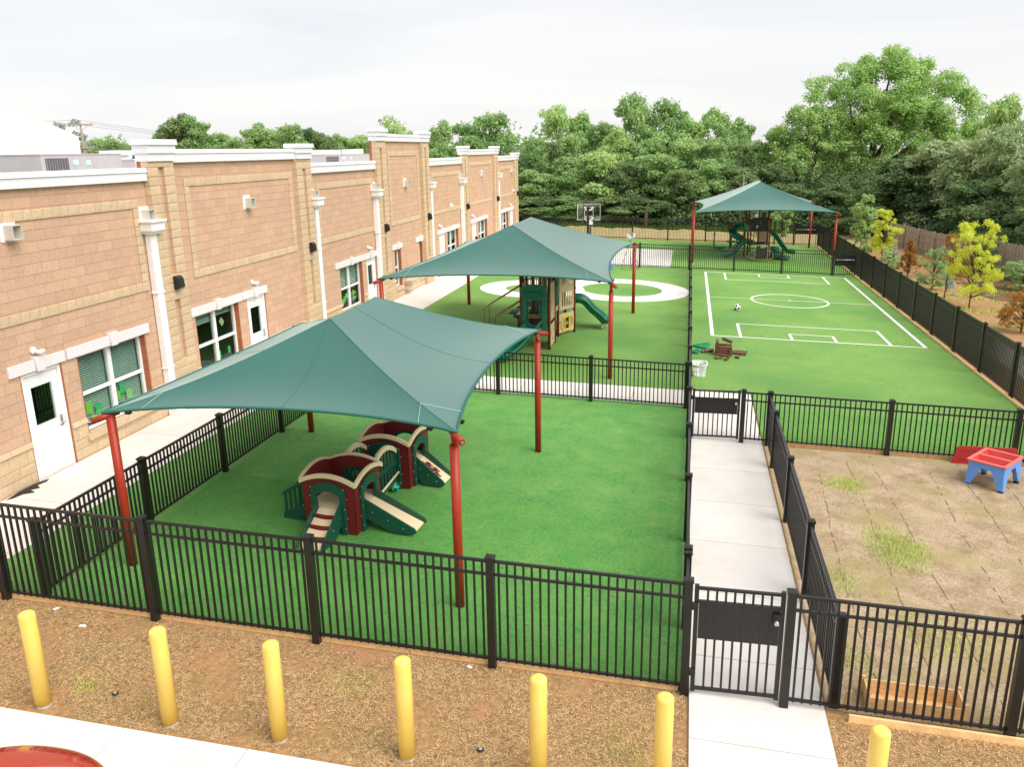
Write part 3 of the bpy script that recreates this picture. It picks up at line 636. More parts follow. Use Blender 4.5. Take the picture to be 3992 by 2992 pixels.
# timber edging boards under the fences
def edging(name, label, pts, h=.10, off=.0):
    t = thing(name, label, 'edging board', (pts[0][0], pts[0][1], g(pts[0][0])), 0, 'timber boards along the lawn edges')
    for a, b in zip(pts, pts[1:]):
        n = max(1, round((Vector(b)-Vector(a)).length/3.0))
        for i in range(n):
            p = Vector(a).lerp(Vector(b), i/n); q = Vector(a).lerp(Vector(b), (i+1)/n); d = (q-p).normalized()*.006; p = p+d; q = q-d
            o = pts[0]; z0 = g(o[0])
            MB().bar((p.x-o[0], p.y-o[1], g(p.x)-z0+h/2-.03), (q.x-o[0], q.y-o[1], g(q.x)-z0+h/2-.03), .038, h).build('board', M_wood, t)
edging('timber_edging', 'pale timber edging board under the tall right hand fence', [(8.40, 8.8), (8.40, 59.0)], .13)
edging('timber_edging', 'brown timber edging board under the foreground fence', [(-10.0, 8.755), (.10, 8.755)], .09)
edging('timber_edging', 'timber edging board between the soil yard and the pitch', [(1.95, 17.93), (8.35, 17.93)], .11)
edging('timber_edging', 'pale timber board on the ground under the near right fence', [(2.0, 8.62), (8.4, 8.62)], .12)

# ---------------------------------------------------------------- shade canopies
def canopy(label, x0, x1, y0, y1, ze, rx, ry0, ry1, zr, sag, hpole, lift=.10):
    gx = (x0+x1)/2; t = thing('shade_canopy', label, 'shade canopy', (gx, (y0+y1)/2, g(gx)), 0, 'green shade canopies on red posts')
    ox, oy, oz = gx, (y0+y1)/2, g(gx)
    C = [(x0, y0), (x1, y0), (x1, y1), (x0, y1)]; Rg = [(rx, ry0), (rx, ry1)]
    fac = [(C[0], C[1], Rg[0], Rg[0]), (C[1], C[2], Rg[0], Rg[1]), (C[2], C[3], Rg[1], Rg[1]), (C[3], C[0], Rg[1], Rg[0])]
    ctr = Vector((gx, (y0+y1)/2))
    n = 28; m = 16
    cloth = MB(); edge = []; seams = []; hips = []
    for fi, (a, b, r0, r1) in enumerate(fac):
        a, b, r0, r1 = map(Vector, (a, b, r0, r1)); inw = (ctr-(a+b)/2).normalized(); L_ = (b-a).length
        vs = []
        for i in range(n+1):
            u = i/n; bow = 4*u*(1-u); bow = bow*.75+(1-abs(2*u-1)**3)*.25
            e = a.lerp(b, u)+inw*sag*bow; ze_ = ze+lift*bow
            if 0 <= u <= 1: edge.append((e.x-ox, e.y-oy, ze_))
            top = r0.lerp(r1, u)
            for j in range(m+1):
                v = j/m; p = e.lerp(top, v); z = ze_+(zr-ze_)*v - .20*math.sin(math.pi*v)*(1-v*.3)*(0.55+.45*bow)
                vs.append((p.x-ox, p.y-oy, z-oz*0))
        fs = [(i*(m+1)+j, (i+1)*(m+1)+j, (i+1)*(m+1)+j+1, i*(m+1)+j+1) for i in range(n) for j in range(m)]
        cloth.add(vs, fs, smooth=True)
        for k in ((14,) if y0 < 12 else ()): seams.append([(vs[k*(m+1)+j][0], vs[k*(m+1)+j][1], vs[k*(m+1)+j][2]-oz+.004) for j in range(m+1)])
        hips.append([(vs[j][0], vs[j][1], vs[j][2]-oz+.004) for j in range(m+1)])
    # z is absolute in world: shift to the thing's base
    cloth.v = [(p[0], p[1], p[2]-oz) for p in cloth.v]; me = cloth.mesh('canopy_cloth', M_fab)
    bm = bmesh.new(); bm.from_mesh(me); bmesh.ops.remove_doubles(bm, verts=bm.verts, dist=.0005)
    for e in bm.edges:
        if len(e.link_faces) == 2 and e.calc_face_angle(0) > .18: e.smooth = False
    bm.to_mesh(me); bm.free(); cl = link('canopy_cloth', me, t)
    ed = [Vector((p[0], p[1], p[2]-oz)) for p in edge]; q = [ed[0]]
    for p in ed[1:]:
        if (p-q[-1]).length > .02: q.append(p)
    MB().tube(q+[q[1]], .022, 6, cap=False).build('hem', mat('hem_cloth', (.018, .13, .10), .7), cl)
    ms_ = mat('seam_thread', (.03, .19, .15), .6)
    for sm in seams: MB().tube(sm, .0025, 4, cap=False).build('seam', ms_, cl)
    for sm in hips: MB().tube(sm, .0035, 4, cap=False).build('hip_seam', ms_, cl)
    # pale stitching across each corner
    for k in range(4):
        a_, b_ = hips[k][3], None; e0 = Vector(edge[k*29+3]); e1 = Vector(edge[((k-1) % 4)*29+25]); hp_ = Vector(hips[k][4])
        st = [Vector((e1.x, e1.y, e1.z-oz+.016)), hp_+Vector((0, 0, .012)), Vector((e0.x, e0.y, e0.z-oz+.016))]
        MB().tube(st, .004, 5).build('corner_stitching', mat('pale_thread', (.45, .62, .56), .7), cl)
    for k, (cx, cy) in enumerate(C):
        d = (ctr-Vector((cx, cy))).normalized(); px = Vector((cx, cy))+d*.02; zp = ze-oz
        gg = g(cx)-oz
        mb = MB(); X, Y = cx+d.x*.10-ox, cy+d.y*.10-oy
        mb.tube([(X, Y, gg-.05), (X, Y, hpole+gg)], .065, 20); mb.build('post', M_red, t)
        mb = MB(); mb.tube([(X, Y, hpole+gg+.002), (X, Y, zp-.06)], .043, 16); mb.tube([(X, Y, hpole+gg-.001), (X, Y, hpole+gg+.012)], .071, 20); mb.build('post_neck', M_red, t)
        o_ = Vector((-d.x, -d.y)); mb = MB(); mb.tube([(X-o_.x*.12, Y-o_.y*.12, zp-.02), (X+o_.x*.26, Y+o_.y*.26, zp-.10)], .047, 16); mb.build('cable_arm', M_red, t)
        mb = MB(); mb.tube([(X+o_.x*.262, Y+o_.y*.262, zp-.10), (X+o_.x*.275, Y+o_.y*.275, zp-.104)], .022, 10)
        mb.tube([(X+o_.y*.06, Y-o_.x*.06, zp-.16), (X-o_.y*.06, Y+o_.x*.06, zp-.16)], .012, 8); mb.build('bolt', M_steel, t)
        # gathered webbing pocket at the corner
        mb = MB()
        for s in (-1, 1):
            e = Vector((cx, cy)); dd = Vector((d.x, 0)) if s < 0 else Vector((0, d.y)); dd.normalize()
            p = e+dd*.34+d*.07; mb.box(p.x-ox-.035, p.x-ox+.035, p.y-oy-.035, p.y-oy+.035, zp-.015, zp+.035)
        mb.build('webbing', M_black, cl)
    return t
canopy('near green shade canopy over the toddler play house', -8.13, -2.86, 9.85, 16.26, 2.74, -5.47, 11.94, 13.93, 3.77, .28, 2.42)
canopy('middle green shade canopy over the tan play tower', -8.62, -1.93, 22.22, 32.05, 2.80, -5.30, 25.2, 28.3, 4.07, .42, 2.47)
canopy('far green shade canopy on the lawn behind the pitch', .20, 7.82, 47.68, 57.5, 2.78, 4.0, 51.2, 53.6, 4.28, .60, 2.72)

# ---------------------------------------------------------------- bollards
def bollard():
    t = thing('bollard', 'x', 'bollard', (0, 0, 0), 0, 'yellow bollards in the dead grass strip')
    mb = MB(); r = .088
    mb.tube([(0, 0, .035), (0, 0, 1.165), (0, 0, 1.182), (0, 0, 1.197), (0, 0, 1.208), (0, 0, 1.212)], [r, r, r*.95, r*.78, r*.45, .004], 28); mb.build('sleeve', M_yellow, t)
    MB().tube([(0, 0, -.05), (0, 0, .034)], .081, 24).build('pipe_foot', mat('grey_pipe', (.42, .40, .38), .8, n=.2, ns=30), t)
    return t
BL = [(-7.02, 6.84, 'leftmost yellow bollard, left of the weed tuft'), (-5.43, 6.88, 'yellow bollard second from the left, below the left fence post'), (-4.13, 6.92, 'yellow bollard third from the left, near the sidewalk'),
      (-2.69, 6.96, 'yellow bollard fourth from the left, beside the end of the visible sidewalk'), (-1.28, 6.98, 'yellow bollard below the middle of the foreground fence'), (-.04, 6.97, 'yellow bollard just left of the concrete walkway'), (1.90, 6.93, 'rightmost yellow bollard, just right of the concrete walkway')]
b0 = bollard(); index_kids(b0)
for i, (x, y, lb) in enumerate(BL):
    if i == 0: b0.location = (x, y, g(x)); b0['label'] = lb
    else: dup(b0, (x, y, g(x)), random.random()*6, lb)
# ---------------------------------------------------------------- toddler play house
def arch_plate(W, hs, rise, ow, oh, orise, n=10, z0=0, oz=0):
    """(u,z) outline of a plate with an arched top and an arched doorway cut from the bottom"""
    top = [(W/2-W*i/n, hs+rise*(1-(2*i/n-1)**2)) for i in range(n+1)]
    o = [(W/2, z0)]+top+[(-W/2, z0)]
    if ow: o += [(-ow/2, z0), ]+[(-ow/2+ow*i/n, oh+orise*(1-(2*i/n-1)**2)) for i in range(n+1)]+[(ow/2, z0)]
    return o
def rot_build(mb, k, name, m, parent, bevel=0, **kw):
    a = k*math.pi/2; c, s = round(math.cos(a)), round(math.sin(a))
    mb.v = [(p[0]*c-p[1]*s, p[0]*s+p[1]*c, p[2]) for p in mb.v]; return mb.build(name, m, parent, bevel, **kw)
bolt_me = MB().sphere((0, 0, 0), .011, 8, 5).mesh('bolt', M_steel)
def tower(t, cx, cy, faces):
    """faces: for k = 0 (front, -y), 1 (right), 2 (back), 3 (left): 'door', 'grid', 'open'"""
    S = .475
    o0 = bpy.data.objects.new('tower', None); COL.objects.link(o0); o0.parent = t; o0.location = (cx, cy, 0)
    for k, f in enumerate(faces):
        mb = MB(); mb.prism(arch_plate(.95, .90, .11, .46, .74, .07), 'y', -S, -S+.022); rot_build(mb, k, 'wall_panel', M_maroon, o0, .003)
        mb = MB(); mb.prism(arch_plate(.62, .78, .12, .42, .66, .08), 'y', -S-.045, -S-.003)
        rot_build(mb, k, 'portal', M_green, o0, .004)
        mb = MB(); n = 12; W = 1.0
        pl = [(W/2-W*i/n, .92+.13*(1-(2*i/n-1)**2)) for i in range(n+1)]+[(-W/2+W*i/n, .845+.13*(1-(2*i/n-1)**2)) for i in range(n+1)]
        mb.prism(pl, 'y', -S-.03, -S+.03) if False else mb.prism(pl, 'y', -S-.052, -S-.004); rot_build(mb, k, 'arched_header', M_tan, o0, .004)
        if f == 'grid':
            mb = MB()
            for i in range(5): mb.box(-.21+.10*i-.02, -.21+.10*i+.02, -S+.025, -S+.04, .42, .80)
            mb.box(-.23, .23, -S+.041, -S+.055, .58, .64); rot_build(mb, k, 'slatted_panel', M_green, o0)
        for i in range(5):
            for s in (-1, 1):
                a = k*math.pi/2; u, v = s*(.335 if i % 2 else .30), -S-(.022 if i % 2 else .046)
                link('bolt', bolt_me, o0, loc=(u*math.cos(a)-v*math.sin(a), u*math.sin(a)+v*math.cos(a), .12+.17*i))
    MB().box(-S+.03, S-.03, -S+.03, S-.03, .40, .43).build('floor', M_tan, o0)
    return o0
th = thing('toddler_play_house', 'low green and maroon toddler play house with two arched towers, ramps and slides', 'play house', (-5.56, 12.12, g(-5.56)+T), R(-5))
tower(th, 0, 0, ['door', 'door', 'grid', 'door']); tower(th, .06, 2.02, ['door', 'door', 'door', 'grid'])
# tunnel between the towers
for s in (-1, 1):
    mb = MB(); n = 12; y0, y1 = .53, 1.49
    for i in range(7): yy = y0+.08+(y1-y0-.16)*i/6; zt = .72+.20*(1-(2*(yy-y0)/(y1-y0)-1)**2); mb.box(s*.30-.012, s*.30+.012, yy-.028, yy+.028, .22, zt)
    mb.box(s*.30-.012, s*.30+.012, y0, y1, .14, .22).box(s*.30-.0125, s*.30+.0125, y0, y1, .52, .60); mb.build('tunnel_side', M_green, th)
    pl = [(y0+(y1-y0)*i/n, .80+.20*(1-(2*i/n-1)**2)) for i in range(n+1)]+[(y1-(y1-y0)*i/n, .71+.20*(1-(2*i/n-1)**2)) for i in range(n+1)]
    MB().prism(pl, 'x', s*.30-.028, s*.30+.028).build('arched_rail', M_tan, th, .004)
MB().box(-.28, .28, .53, 1.49, .38, .41).build('tunnel_floor', M_green, th)
MB().tube([(.36, .5, .22), (.36, 1.45, .36)], .022, 10).build('hand_bar', M_tan, th)
def ramp(parent, k, cx, cy, L_, w_, z1, rungs=0, slide=False, slat=False, deco=False):
    o0 = bpy.data.objects.new('slide' if slide else 'ramp', None); COL.objects.link(o0); o0.parent = parent; o0.location = (cx, cy, 0); o0.rotation_euler = (0, 0, k*math.pi/2)
    # runs toward -y from y=-.5
    y0, y1 = -.47, -.47-L_; z0 = .04
    mb = MB(); mb.prism([(y0, z1), (y0, z1-.03), (y1, z0-.03), (y1, z0)], 'x', -w_/2, w_/2); mb.build('bed', M_tan, o0, .003)
    hh = .09 if slide else .09
    for s in (-1, 1):
        if slat:
            mb = MB(); mb.prism([(y0, z1-.16), (y0, z1+.02), (y1, z0+.12), (y1-.02, z0-.02), (y1+.1, 0), (y1+.28, 0)], 'x', s*(w_/2+.02)-.015, s*(w_/2+.02)+.015)
            mb.prism([(y0, z1+.42), (y0, z1+.50), (y1+.03, z0+.50), (y1-.05, z0+.40)], 'x', s*(w_/2+.02)-.015, s*(w_/2+.02)+.015)
            for i in range(6): yy = y0+(y1-y0)*(i+.5)/6; zz_ = z1+(z0-z1)*(i+.5)/6; mb.box(s*(w_/2+.02)-.014, s*(w_/2+.02)+.014, yy-.022, yy+.022, zz_, zz_+.45)
            mb.build('slatted_side', M_green, o0)
        else:
            pl = [(y0, z1-.20), (y0, z1+hh+.05), (y0-.06, z1+hh+.03), (y1-.02, z0+hh-.02), (y1-.05, z0+hh-.07), (y1-.03, z0+.03), (y1-.05, z0), (y1+.02, z0-.04), (y1+.38, z0-.04)]
            MB().prism(pl, 'x', s*(w_/2+.018)-.015, s*(w_/2+.018)+.015).build('side_panel', M_green, o0, .003)
            for i in range(3): yy = y0+(y1-y0)*(.2+.3*i); link('bolt', bolt_me, o0, loc=(s*(w_/2+.035), yy, z1+(z0-z1)*(.2+.3*i)-.02))
    for i in range(rungs):
        f = (i+.8)/(rungs+.6); yy = y0+(y1-y0)*f; zz_ = z1+(z0-z1)*f; sl = (z1-z0)/L_
        mb = MB(); n = 8
        vs = []; 
        for j in range(n+1):
            x = -w_/2+.01+(w_-.02)*j/n; c = .02*math.sin(math.pi*j/n); a = yy-.022-c; b = yy+.022-c*.4
            vs += [(x, a, zz_+(a-yy)*sl+.004), (x, b, zz_+(b-yy)*sl+.004), (x, b, zz_+(b-yy)*sl+.026), (x, a, zz_+(a-yy)*sl+.026)]
        fs = [(j*4+q, j*4+(q+1) % 4, j*4+4+(q+1) % 4, j*4+4+q) for j in range(n) for q in range(4)]+[(0, 3, 2, 1), (n*4, n*4+1, n*4+2, n*4+3)]
        mb.add(vs, fs); mb.build('rung', M_maroon, o0)
    if deco:
        sl = (z1-z0)/L_
        for i in range(5):
            yy = y0-.12-(L_-.2)*i/5; x = (-.06, .05)[i % 2]
            mb = MB(); body = [(-.07, 0), (-.06, .05), (-.01, .065), (.05, .05), (.075, .01), (.05, -.005), (.045, -.05), (.02, -.05), (.015, -.015), (-.03, -.015), (-.035, -.05), (-.06, -.05)]
            mb.prism([(x+p[0]*.9, yy+p[1]*1.1) for p in body], 'z', 0, .014)
            mb.v = [(p[0], p[1], p[2]+z1+(p[1]-y0)*sl+.004) for p in mb.v]; mb.build('maroon_grip', M_maroon, o0)
    return o0
ramp(th, 0, 0, 0, .68, .40, .42, rungs=3)
ramp(th, 1, 0, 0, .90, .40, .42, slide=True)
ramp(th, 3, 0, 0, .55, .42, .34, slat=True)
ramp(th, 1, .06, 2.02, .55, .40, .42, slide=True, deco=True)

# balls
def ball(label, x, y, r, kind, gr=None):
    me = bpy.data.meshes.new('ball'); bm = bmesh.new(); bmesh.ops.create_icosphere(bm, subdivisions=4, radius=r)
    ico = bmesh.new(); bmesh.ops.create_icosphere(ico, subdivisions=1, radius=1); V = [v.co.normalized() for v in ico.verts]; ico.free()
    for f in bm.faces:
        c = f.calc_center_median().normalized(); f.smooth = True
        dd = max(c.dot(v) for v in V)
        if kind == 'soccer': f.material_index = 1 if dd > .935 else 0
        elif kind == 'spot': f.material_index = 1 if dd > .955 else (2 if c.x+c.z*.4 > .2 else 0)
        else: f.material_index = int((math.atan2(c.z, c.x)+math.pi)/(2*math.pi)*4.99) % 4
    bm.to_mesh(me); bm.free()
    ms = {'soccer': [M_white, M_black], 'spot': [mat('lime_ball', (.10, .55, .12), .35), M_black, mat('blue_ball', (.02, .35, .45), .35)],
          'rainbow': [mat('orange_ball', (.75, .22, .02), .35), mat('yellow_ball', (.7, .55, .03), .35), MATS['lime_ball'] if 'lime_ball' in MATS else mat('lime_ball', (.10, .55, .12), .35), mat('red_ball', (.6, .05, .03), .35)]}[kind]
    for m in ms: me.materials.append(m)
    o = bpy.data.objects.new('ball', me); COL.objects.link(o); o.location = (x, y, g(x)+T+r); o.rotation_euler = (.4, .7, .2); tag(o, label, 'ball'); return o
ball('rainbow striped ball on the turf beside the play house tunnel', -5.30, 13.28, .085, 'rainbow')
ball('green and blue ball with black spots by the play house tunnel', -5.14, 13.47, .09, 'spot')
ball('black and white soccer ball on the pitch left of the centre circle', 2.02, 33.7, .13, 'soccer')

# ---------------------------------------------------------------- middle play tower
pt = thing('play_tower', 'tan and green play tower with maroon posts under the middle canopy', 'play structure', (-4.62, 26.6, g(-4.6)+T), 0)
def pl_post(t, x, y, h, cap=True):
    o = MB().tube([(x, y, -.1), (x, y, h)], .044, 14).build('post', mat('dark_maroon_post', (.20, .022, .012), .35, n=.1, ns=10), t)
    if cap: MB().tube([(x, y, h), (x, y, h+.08), (x, y, h+.11)], [.053, .053, .02], 14).build('post_cap', M_beige, o)
    for z in (.45, .95, 1.5):
        if z < h: MB().tube([(x, y, z), (x, y, z+.045)], .062, 12).build('clamp', M_red, o)
    return o
def local(t, x, y): return (x-t.location.x, y-t.location.y)
PP = {'A': (-4.17, 25.20), 'B': (-4.16, 26.20), 'C': (-4.19, 27.15), 'D': (-3.75, 27.99), 'E': (-5.05, 25.12), 'F': (-5.08, 26.20), 'G': (-5.05, 27.15), 'H': (-4.2, 28.9), 'I': (-5.1, 28.9), 'J': (-5.55, 28.0)}
LP = {k: local(pt, *v) for k, v in PP.items()}
for k, (x, y) in LP.items(): pl_post(pt, x, y, 2.40 if k in 'ABEFCD' else 2.35)
def panel(t, a, b, z0, z1, name, m, slots=(), th_=.02, arch=0):
    a = Vector(a); b = Vector(b); L_ = (b-a).length; o = bpy.data.objects.new(name, None)
    rects = [(.05, L_-.05, z0, z1)]
    for s in slots: rects = cut(rects, s)
    mb = MB()
    for r in rects: mb.box(r[0], r[1], -th_/2, th_/2, r[2], r[3])
    me = mb.mesh(name, m); bm = bmesh.new(); bm.from_mesh(me); bmesh.ops.remove_doubles(bm, verts=bm.verts, dist=.001); bm.to_mesh(me); bm.free()
    d = b-a; return link(name, me, t, loc=(a.x, a.y, 0), rot=(0, 0, math.atan2(d.y, d.x)))
slts = [(.22+.125*i, .22+.125*i+.065, 1.72-.06*abs(2-i)*.8+.1, 2.22-.07*abs(2-i)) for i in range(5)]+[(.22+.125*i, .22+.125*i+.065, .98, 1.45) for i in range(5)]
panel(pt, LP['C'], LP['D'], .86, 2.30, 'slotted_panel', M_beige, slts)
p1 = panel(pt, LP['C'], LP['D'], .08, .74, 'activity_panel', M_beige)
# yellow gear window on the activity panel
mb = MB(); s = .03
for (a, b, c, d) in ((.20, .78, .18, .58),):
    pl = [(.16, .28), (.26, .17), (.46, .17), (.55, .14), (.72, .19), (.82, .30), (.82, .50), (.72, .60), (.56, .62), (.44, .60), (.26, .58), (.16, .48)]
    for i in range(len(pl)):
        q, r_ = pl[i], pl[(i+1) % len(pl)]; mb.bar((q[0], -.02, q[1]), (r_[0], -.02, r_[1]), .05, .05, (0, 1, 0))
mb.bar((.36, -.02, .17), (.36, -.02, .58), .04, .04, (0, 1, 0)); mb.bar((.60, -.02, .17), (.60, -.02, .60), .04, .04, (0, 1, 0))
mb.build('yellow_frame', mat('yellow_plastic', (.75, .55, .02), .4), p1)
MB().box(.17, .35, -.0135, -.0115, .2, .56).box(.62, .80, -.0135, -.0115, .22, .56).build('clear_window', mat('grey_window', (.35, .34, .36), .3), p1)
MB().box(.38, .58, -.0145, -.0115, .19, .57).build('dark_window', M_dark, p1); MB().tube([(.48, -.014, .38), (.48, -.03, .38)], .07, 8).build('orange_gear', mat('orange_plastic', (.7, .15, .02), .4), p1)
panel(pt, LP['A'], LP['B'], .86, 2.05, 'slotted_panel', M_beige, [(.18+.1*i, .21+.1*i, 1.0+.08*i, 1.5+.08*i) for i in range(6)]+[(.3, .36, 1.75, 1.88), (.5, .56, 1.75, 1.88)])
p2 = panel(pt, LP['A'], LP['B'], .05, .74, 'activity_panel', M_beige)
mb = MB()
for i, (u, z, c) in enumerate(((.3, .5, 0), (.5, .3, 0), (.7, .52, 0), (.62, .2, 0))): mb.tube([(u, -.011, z), (u, -.02, z)], .05, 6)
mb.build('blue_flower', mat('blue_plastic', (.15, .30, .6), .4), p2)
panel(pt, LP['B'], LP['C'], .95, 2.05, 'slotted_panel', M_beige)
mb = MB()
for i in range(3):
    z = 1.15+.3*i; mb.box(.25, .75, -.05, -.012, z, z+.27); mb.bar((.32, -.055, z+.04), (.68, -.055, z+.23), .03, .02, (0, 1, 0)); mb.bar((.68, -.055, z+.04), (.32, -.055, z+.23), .03, .02, (0, 1, 0))
o = mb.build('maze_panel', M_slide, pt, .01); o.location = (LP['B'][0], LP['B'][1], 0); o.rotation_euler = (0, 0, math.pi/2)
panel(pt, LP['E'], LP['F'], .86, 2.05, 'slotted_panel', M_beige, [(.3, .7, 1.1, 1.8)])
panel(pt, LP['H'], LP['I'], .86, 2.0, 'slotted_panel', M_beige, [(.2, .35, 1.2, 1.9), (.5, .65, 1.2, 1.9)])
panel(pt, LP['I'], LP['J'], .86, 1.8, 'barrier', M_tan, [(.12+.12*i, .2+.12*i, .95, 1.72) for i in range(6)])
M_deck = mat('brown_deck_coating', (.055, .045, .04), .6, .4, n=.2, ns=60)
def deck(t, pts, z): MB().prism([p for p in pts], 'z', z-.06, z).build('deck', M_deck, t, .004)
deck(pt, [LP['E'], LP['A'], LP['B'], LP['F']], .78); deck(pt, [LP['F'], LP['B'], LP['C'], LP['G']], .98); deck(pt, [LP['G'], LP['C'], LP['D'], LP['H'], LP['I'], LP['J']], .98)
MB().box(LP['F'][0]+.05, LP['B'][0]-.05, LP['B'][1]-.02, LP['B'][1], .79, .93).build('step_riser', M_beige, pt)
# loop bars on the far side
def hoop(t, x0, x1, y, z0, z1, r=.016, m=None, name='loop_bar', ry=0):
    pts = [(x0, y, z0), (x0, y, z1-.12)]+[((x0+x1)/2-(x1-x0)/2*math.cos(a), y, z1-.12+.12*math.sin(a)) for a in [math.pi*i/8 for i in range(1, 8)]]+[(x1, y, z1-.12), (x1, y, z0)]
    return MB().tube(pts, r, 8).build(name, m or M_bronze, t)
M_bronze = mat('bronze_bar', (.12, .07, .05), .4, metal=.2); M_rail = mat('sand_painted_rail', (.50, .34, .22), .4)
for i in range(4): MB().tube([(LP['G'][0]+.12+.11*i, LP['H'][1]-.05, .98), (LP['G'][0]+.12+.11*i, LP['H'][1]-.05, 2.0)], .014, 8).build('barrier_bar', M_bronze, pt)
hoop(pt, LP['H'][0]-.42, LP['H'][0]-.15, LP['H'][1]-.06, .98, 2.1); hoop(pt, LP['H'][0]-.36, LP['H'][0]-.21, LP['H'][1]-.06, 1.4, 2.0)
# entrance hood and wave slide facing the camera
def slide_run(t, pts, w_, m, name='slide', side=.2, thick=.03, arch_w=None, end_pod=True):
    """a moulded chute along a centre line: U-shaped section swept along pts"""
    pts = [Vector(p) for p in pts]; n = 12
    prof = []
    for i in range(n+1):
        a = math.pi*i/n; x = -math.cos(a)*w_/2; z = side*(1-math.sin(a)**.55)
        prof.append((x, z))
    prof = [(-w_/2-.05, side-.05), (-w_/2-.045, side+.02)]+prof+[(w_/2+.045, side+.02), (w_/2+.05, side-.05)]
    und = [(x*.98, z-.05) for x, z in prof[::-1]]; full = prof+und; K = len(full); vs = []; fs = []
    for i, p in enumerate(pts):
        d = (pts[min(i+1, len(pts)-1)]-pts[max(i-1, 0)]); hd = Vector((d.x, d.y, 0)); hd.normalize(); sdv = Vector((hd.y, -hd.x, 0)); d.normalize(); up = sdv.cross(d); 
        if up.z < 0: up = -up
        for (x, z) in full: vs.append(p+sdv*x+up*z)
    for i in range(len(pts)-1):
        for k in range(K): k2 = (k+1) % K; fs.append((i*K+k, i*K+k2, (i+1)*K+k2, (i+1)*K+k))
    fs += [tuple(range(K-1, -1, -1)), tuple((len(pts)-1)*K+k for k in range(K))]
    return MB().add(vs, fs, smooth=True).build(name, m, t)
def smooth_path(P_, n=22):
    P_ = [Vector(p) for p in P_]; o = []
    Q = [P_[0]*2-P_[1]]+P_+[P_[-1]*2-P_[-2]]
    seg = len(P_)-1
    for i in range(n+1):
        u = i/n*seg; k = min(int(u), seg-1); f = u-k; a, b, c, d = Q[k:k+4]
        o.append(.5*((2*b)+(-a+c)*f+(2*a-5*b+4*c-d)*f*f+(-a+3*b-3*c+d)*f**3))
    return o
cx = (LP['E'][0]+LP['A'][0])/2; cy = LP['E'][1]
slide_run(pt, smooth_path([(cx, cy+.05, .78), (cx-.03, cy-.30, .74), (cx-.18, cy-.75, .50), (cx-.42, cy-1.30, .24), (cx-.62, cy-1.75, .13), (cx-.72, cy-2.0, .13)]), .44, M_slide)
mb = MB(); Wd = .80
mb.prism([(cx+Wd/2-Wd*i/12, 2.02+.06*(1-(2*i/12-1)**2)) for i in range(13)]+[(cx-Wd/2+Wd*i/12, 1.72) for i in range(13)], 'y', cy-.24, cy-.05)
mb.box(cx-.40, cx-.23, cy-.08, cy-.03, .72, 1.72); mb.box(cx+.23, cx+.40, cy-.08, cy-.03, .62, 1.72); mb.box(cx-.23, cx+.23, cy-.08, cy-.03, 1.58, 1.72)
mb.build('slide_hood', M_slide, pt, .012)
MB().prism([(cx+.30-.60*i/12, 1.80+.08*(1-(2*i/12-1)**2)) for i in range(13)]+[(cx-.30+.6*i/12, 1.80-.02) for i in range(13)], 'y', cy-.33, cy-.242).build('hood_visor', M_slide, pt, .012)
for s in (-1, 1):
    x = cx+s*.17; MB().tube([(x, cy-.09, 1.55), (x, cy-.09, 1.25), (x+s*.04, cy-.09, 1.12), (x+s*.07, cy-.09, 1.05)], .018, 8).build('grab_bar', M_slide, pt)
sx, sy = LP['D'][0], LP['D'][1]
for q in (.0, .42):
    slide_run(pt, smooth_path([(sx-.05, sy+.38+q, .98), (sx+.22, sy+.45+q, .93), (sx+.5, sy+.52+q, .62), (sx+.72, sy+.6+q, .42), (sx+.92, sy+.68+q, .20), (sx+1.12, sy+.75+q, .20)]), .34, M_slide, side=.17)
    MB().tube([(sx+.90, sy+.66+q, -.05), (sx+.90, sy+.66+q, .18)], .045, 10).build('slide_leg', M_beige, pt)
# stairs with hand rails on the left
for i in range(2): MB().box(LP['J'][0]-.25-.28*i, LP['J'][0]-.28*i, LP['J'][1]+.05, LP['J'][1]+.75, .74-.2*i, .78-.2*i).build('stair_tread', M_deck, pt)
for yy in (LP['J'][1]+.02, LP['J'][1]+.80):
    mb = MB(); x = LP['J'][0]; mb.tube([(x, yy, 1.62), (x-1.35, yy, .78), (x-1.42, yy, .70), (x-1.42, yy, -.05)], .02, 8); mb.tube([(x, yy, 1.08), (x-1.15, yy, .35), (x-1.2, yy, .3), (x-1.2, yy, -.05)], .02, 8); mb.build('handrail', M_rail, pt)
x, y = local(pt, -5.75, 28.15); MB().tube([(x, y, .42), (x, y, .55)], .19, 18).tube([(x, y, -.05), (x, y, .42)], .05, 8).build('step_pod', M_slide, pt)

# ---------------------------------------------------------------- far play structure
ft = thing('climbing_structure', 'large green climbing structure with spiral slide under the far canopy', 'play structure', (4.1, 51.6, g(4.1)+T), 0)
Q = {'a': (3.52, 50.3, 2.35), 'b': (4.62, 50.6, 2.35), 'c': (3.3, 51.5, 3.3), 'd': (3.55, 52.6, 3.3), 'e': (4.62, 51.9, 3.3), 'f': (4.3, 53.0, 3.3), 'h': (2.63, 55.4, 1.75), 'i': (1.62, 54.9, 1.1), 'j': (4.1, 52.1, 3.3), 'k': (2.72, 55.6, 1.35)}
LQ = {k: (*local(ft, v[0], v[1]), v[2]) for k, v in Q.items()}
for k, v in LQ.items(): pl_post(ft, v[0], v[1], v[2])
deck(ft, [LQ['a'][:2], LQ['b'][:2], LQ['e'][:2], LQ['c'][:2]], .90); deck(ft, [LQ['c'][:2], LQ['e'][:2], LQ['f'][:2], LQ['d'][:2]], 1.55)
panel(ft, LQ['c'][:2], LQ['e'][:2], 1.55, 2.3, 'upper_panel', M_deck, [(.2+.22*i, .32+.22*i, 1.7+.2*(i % 2), 1.85+.2*(i % 2)) for i in range(4)])
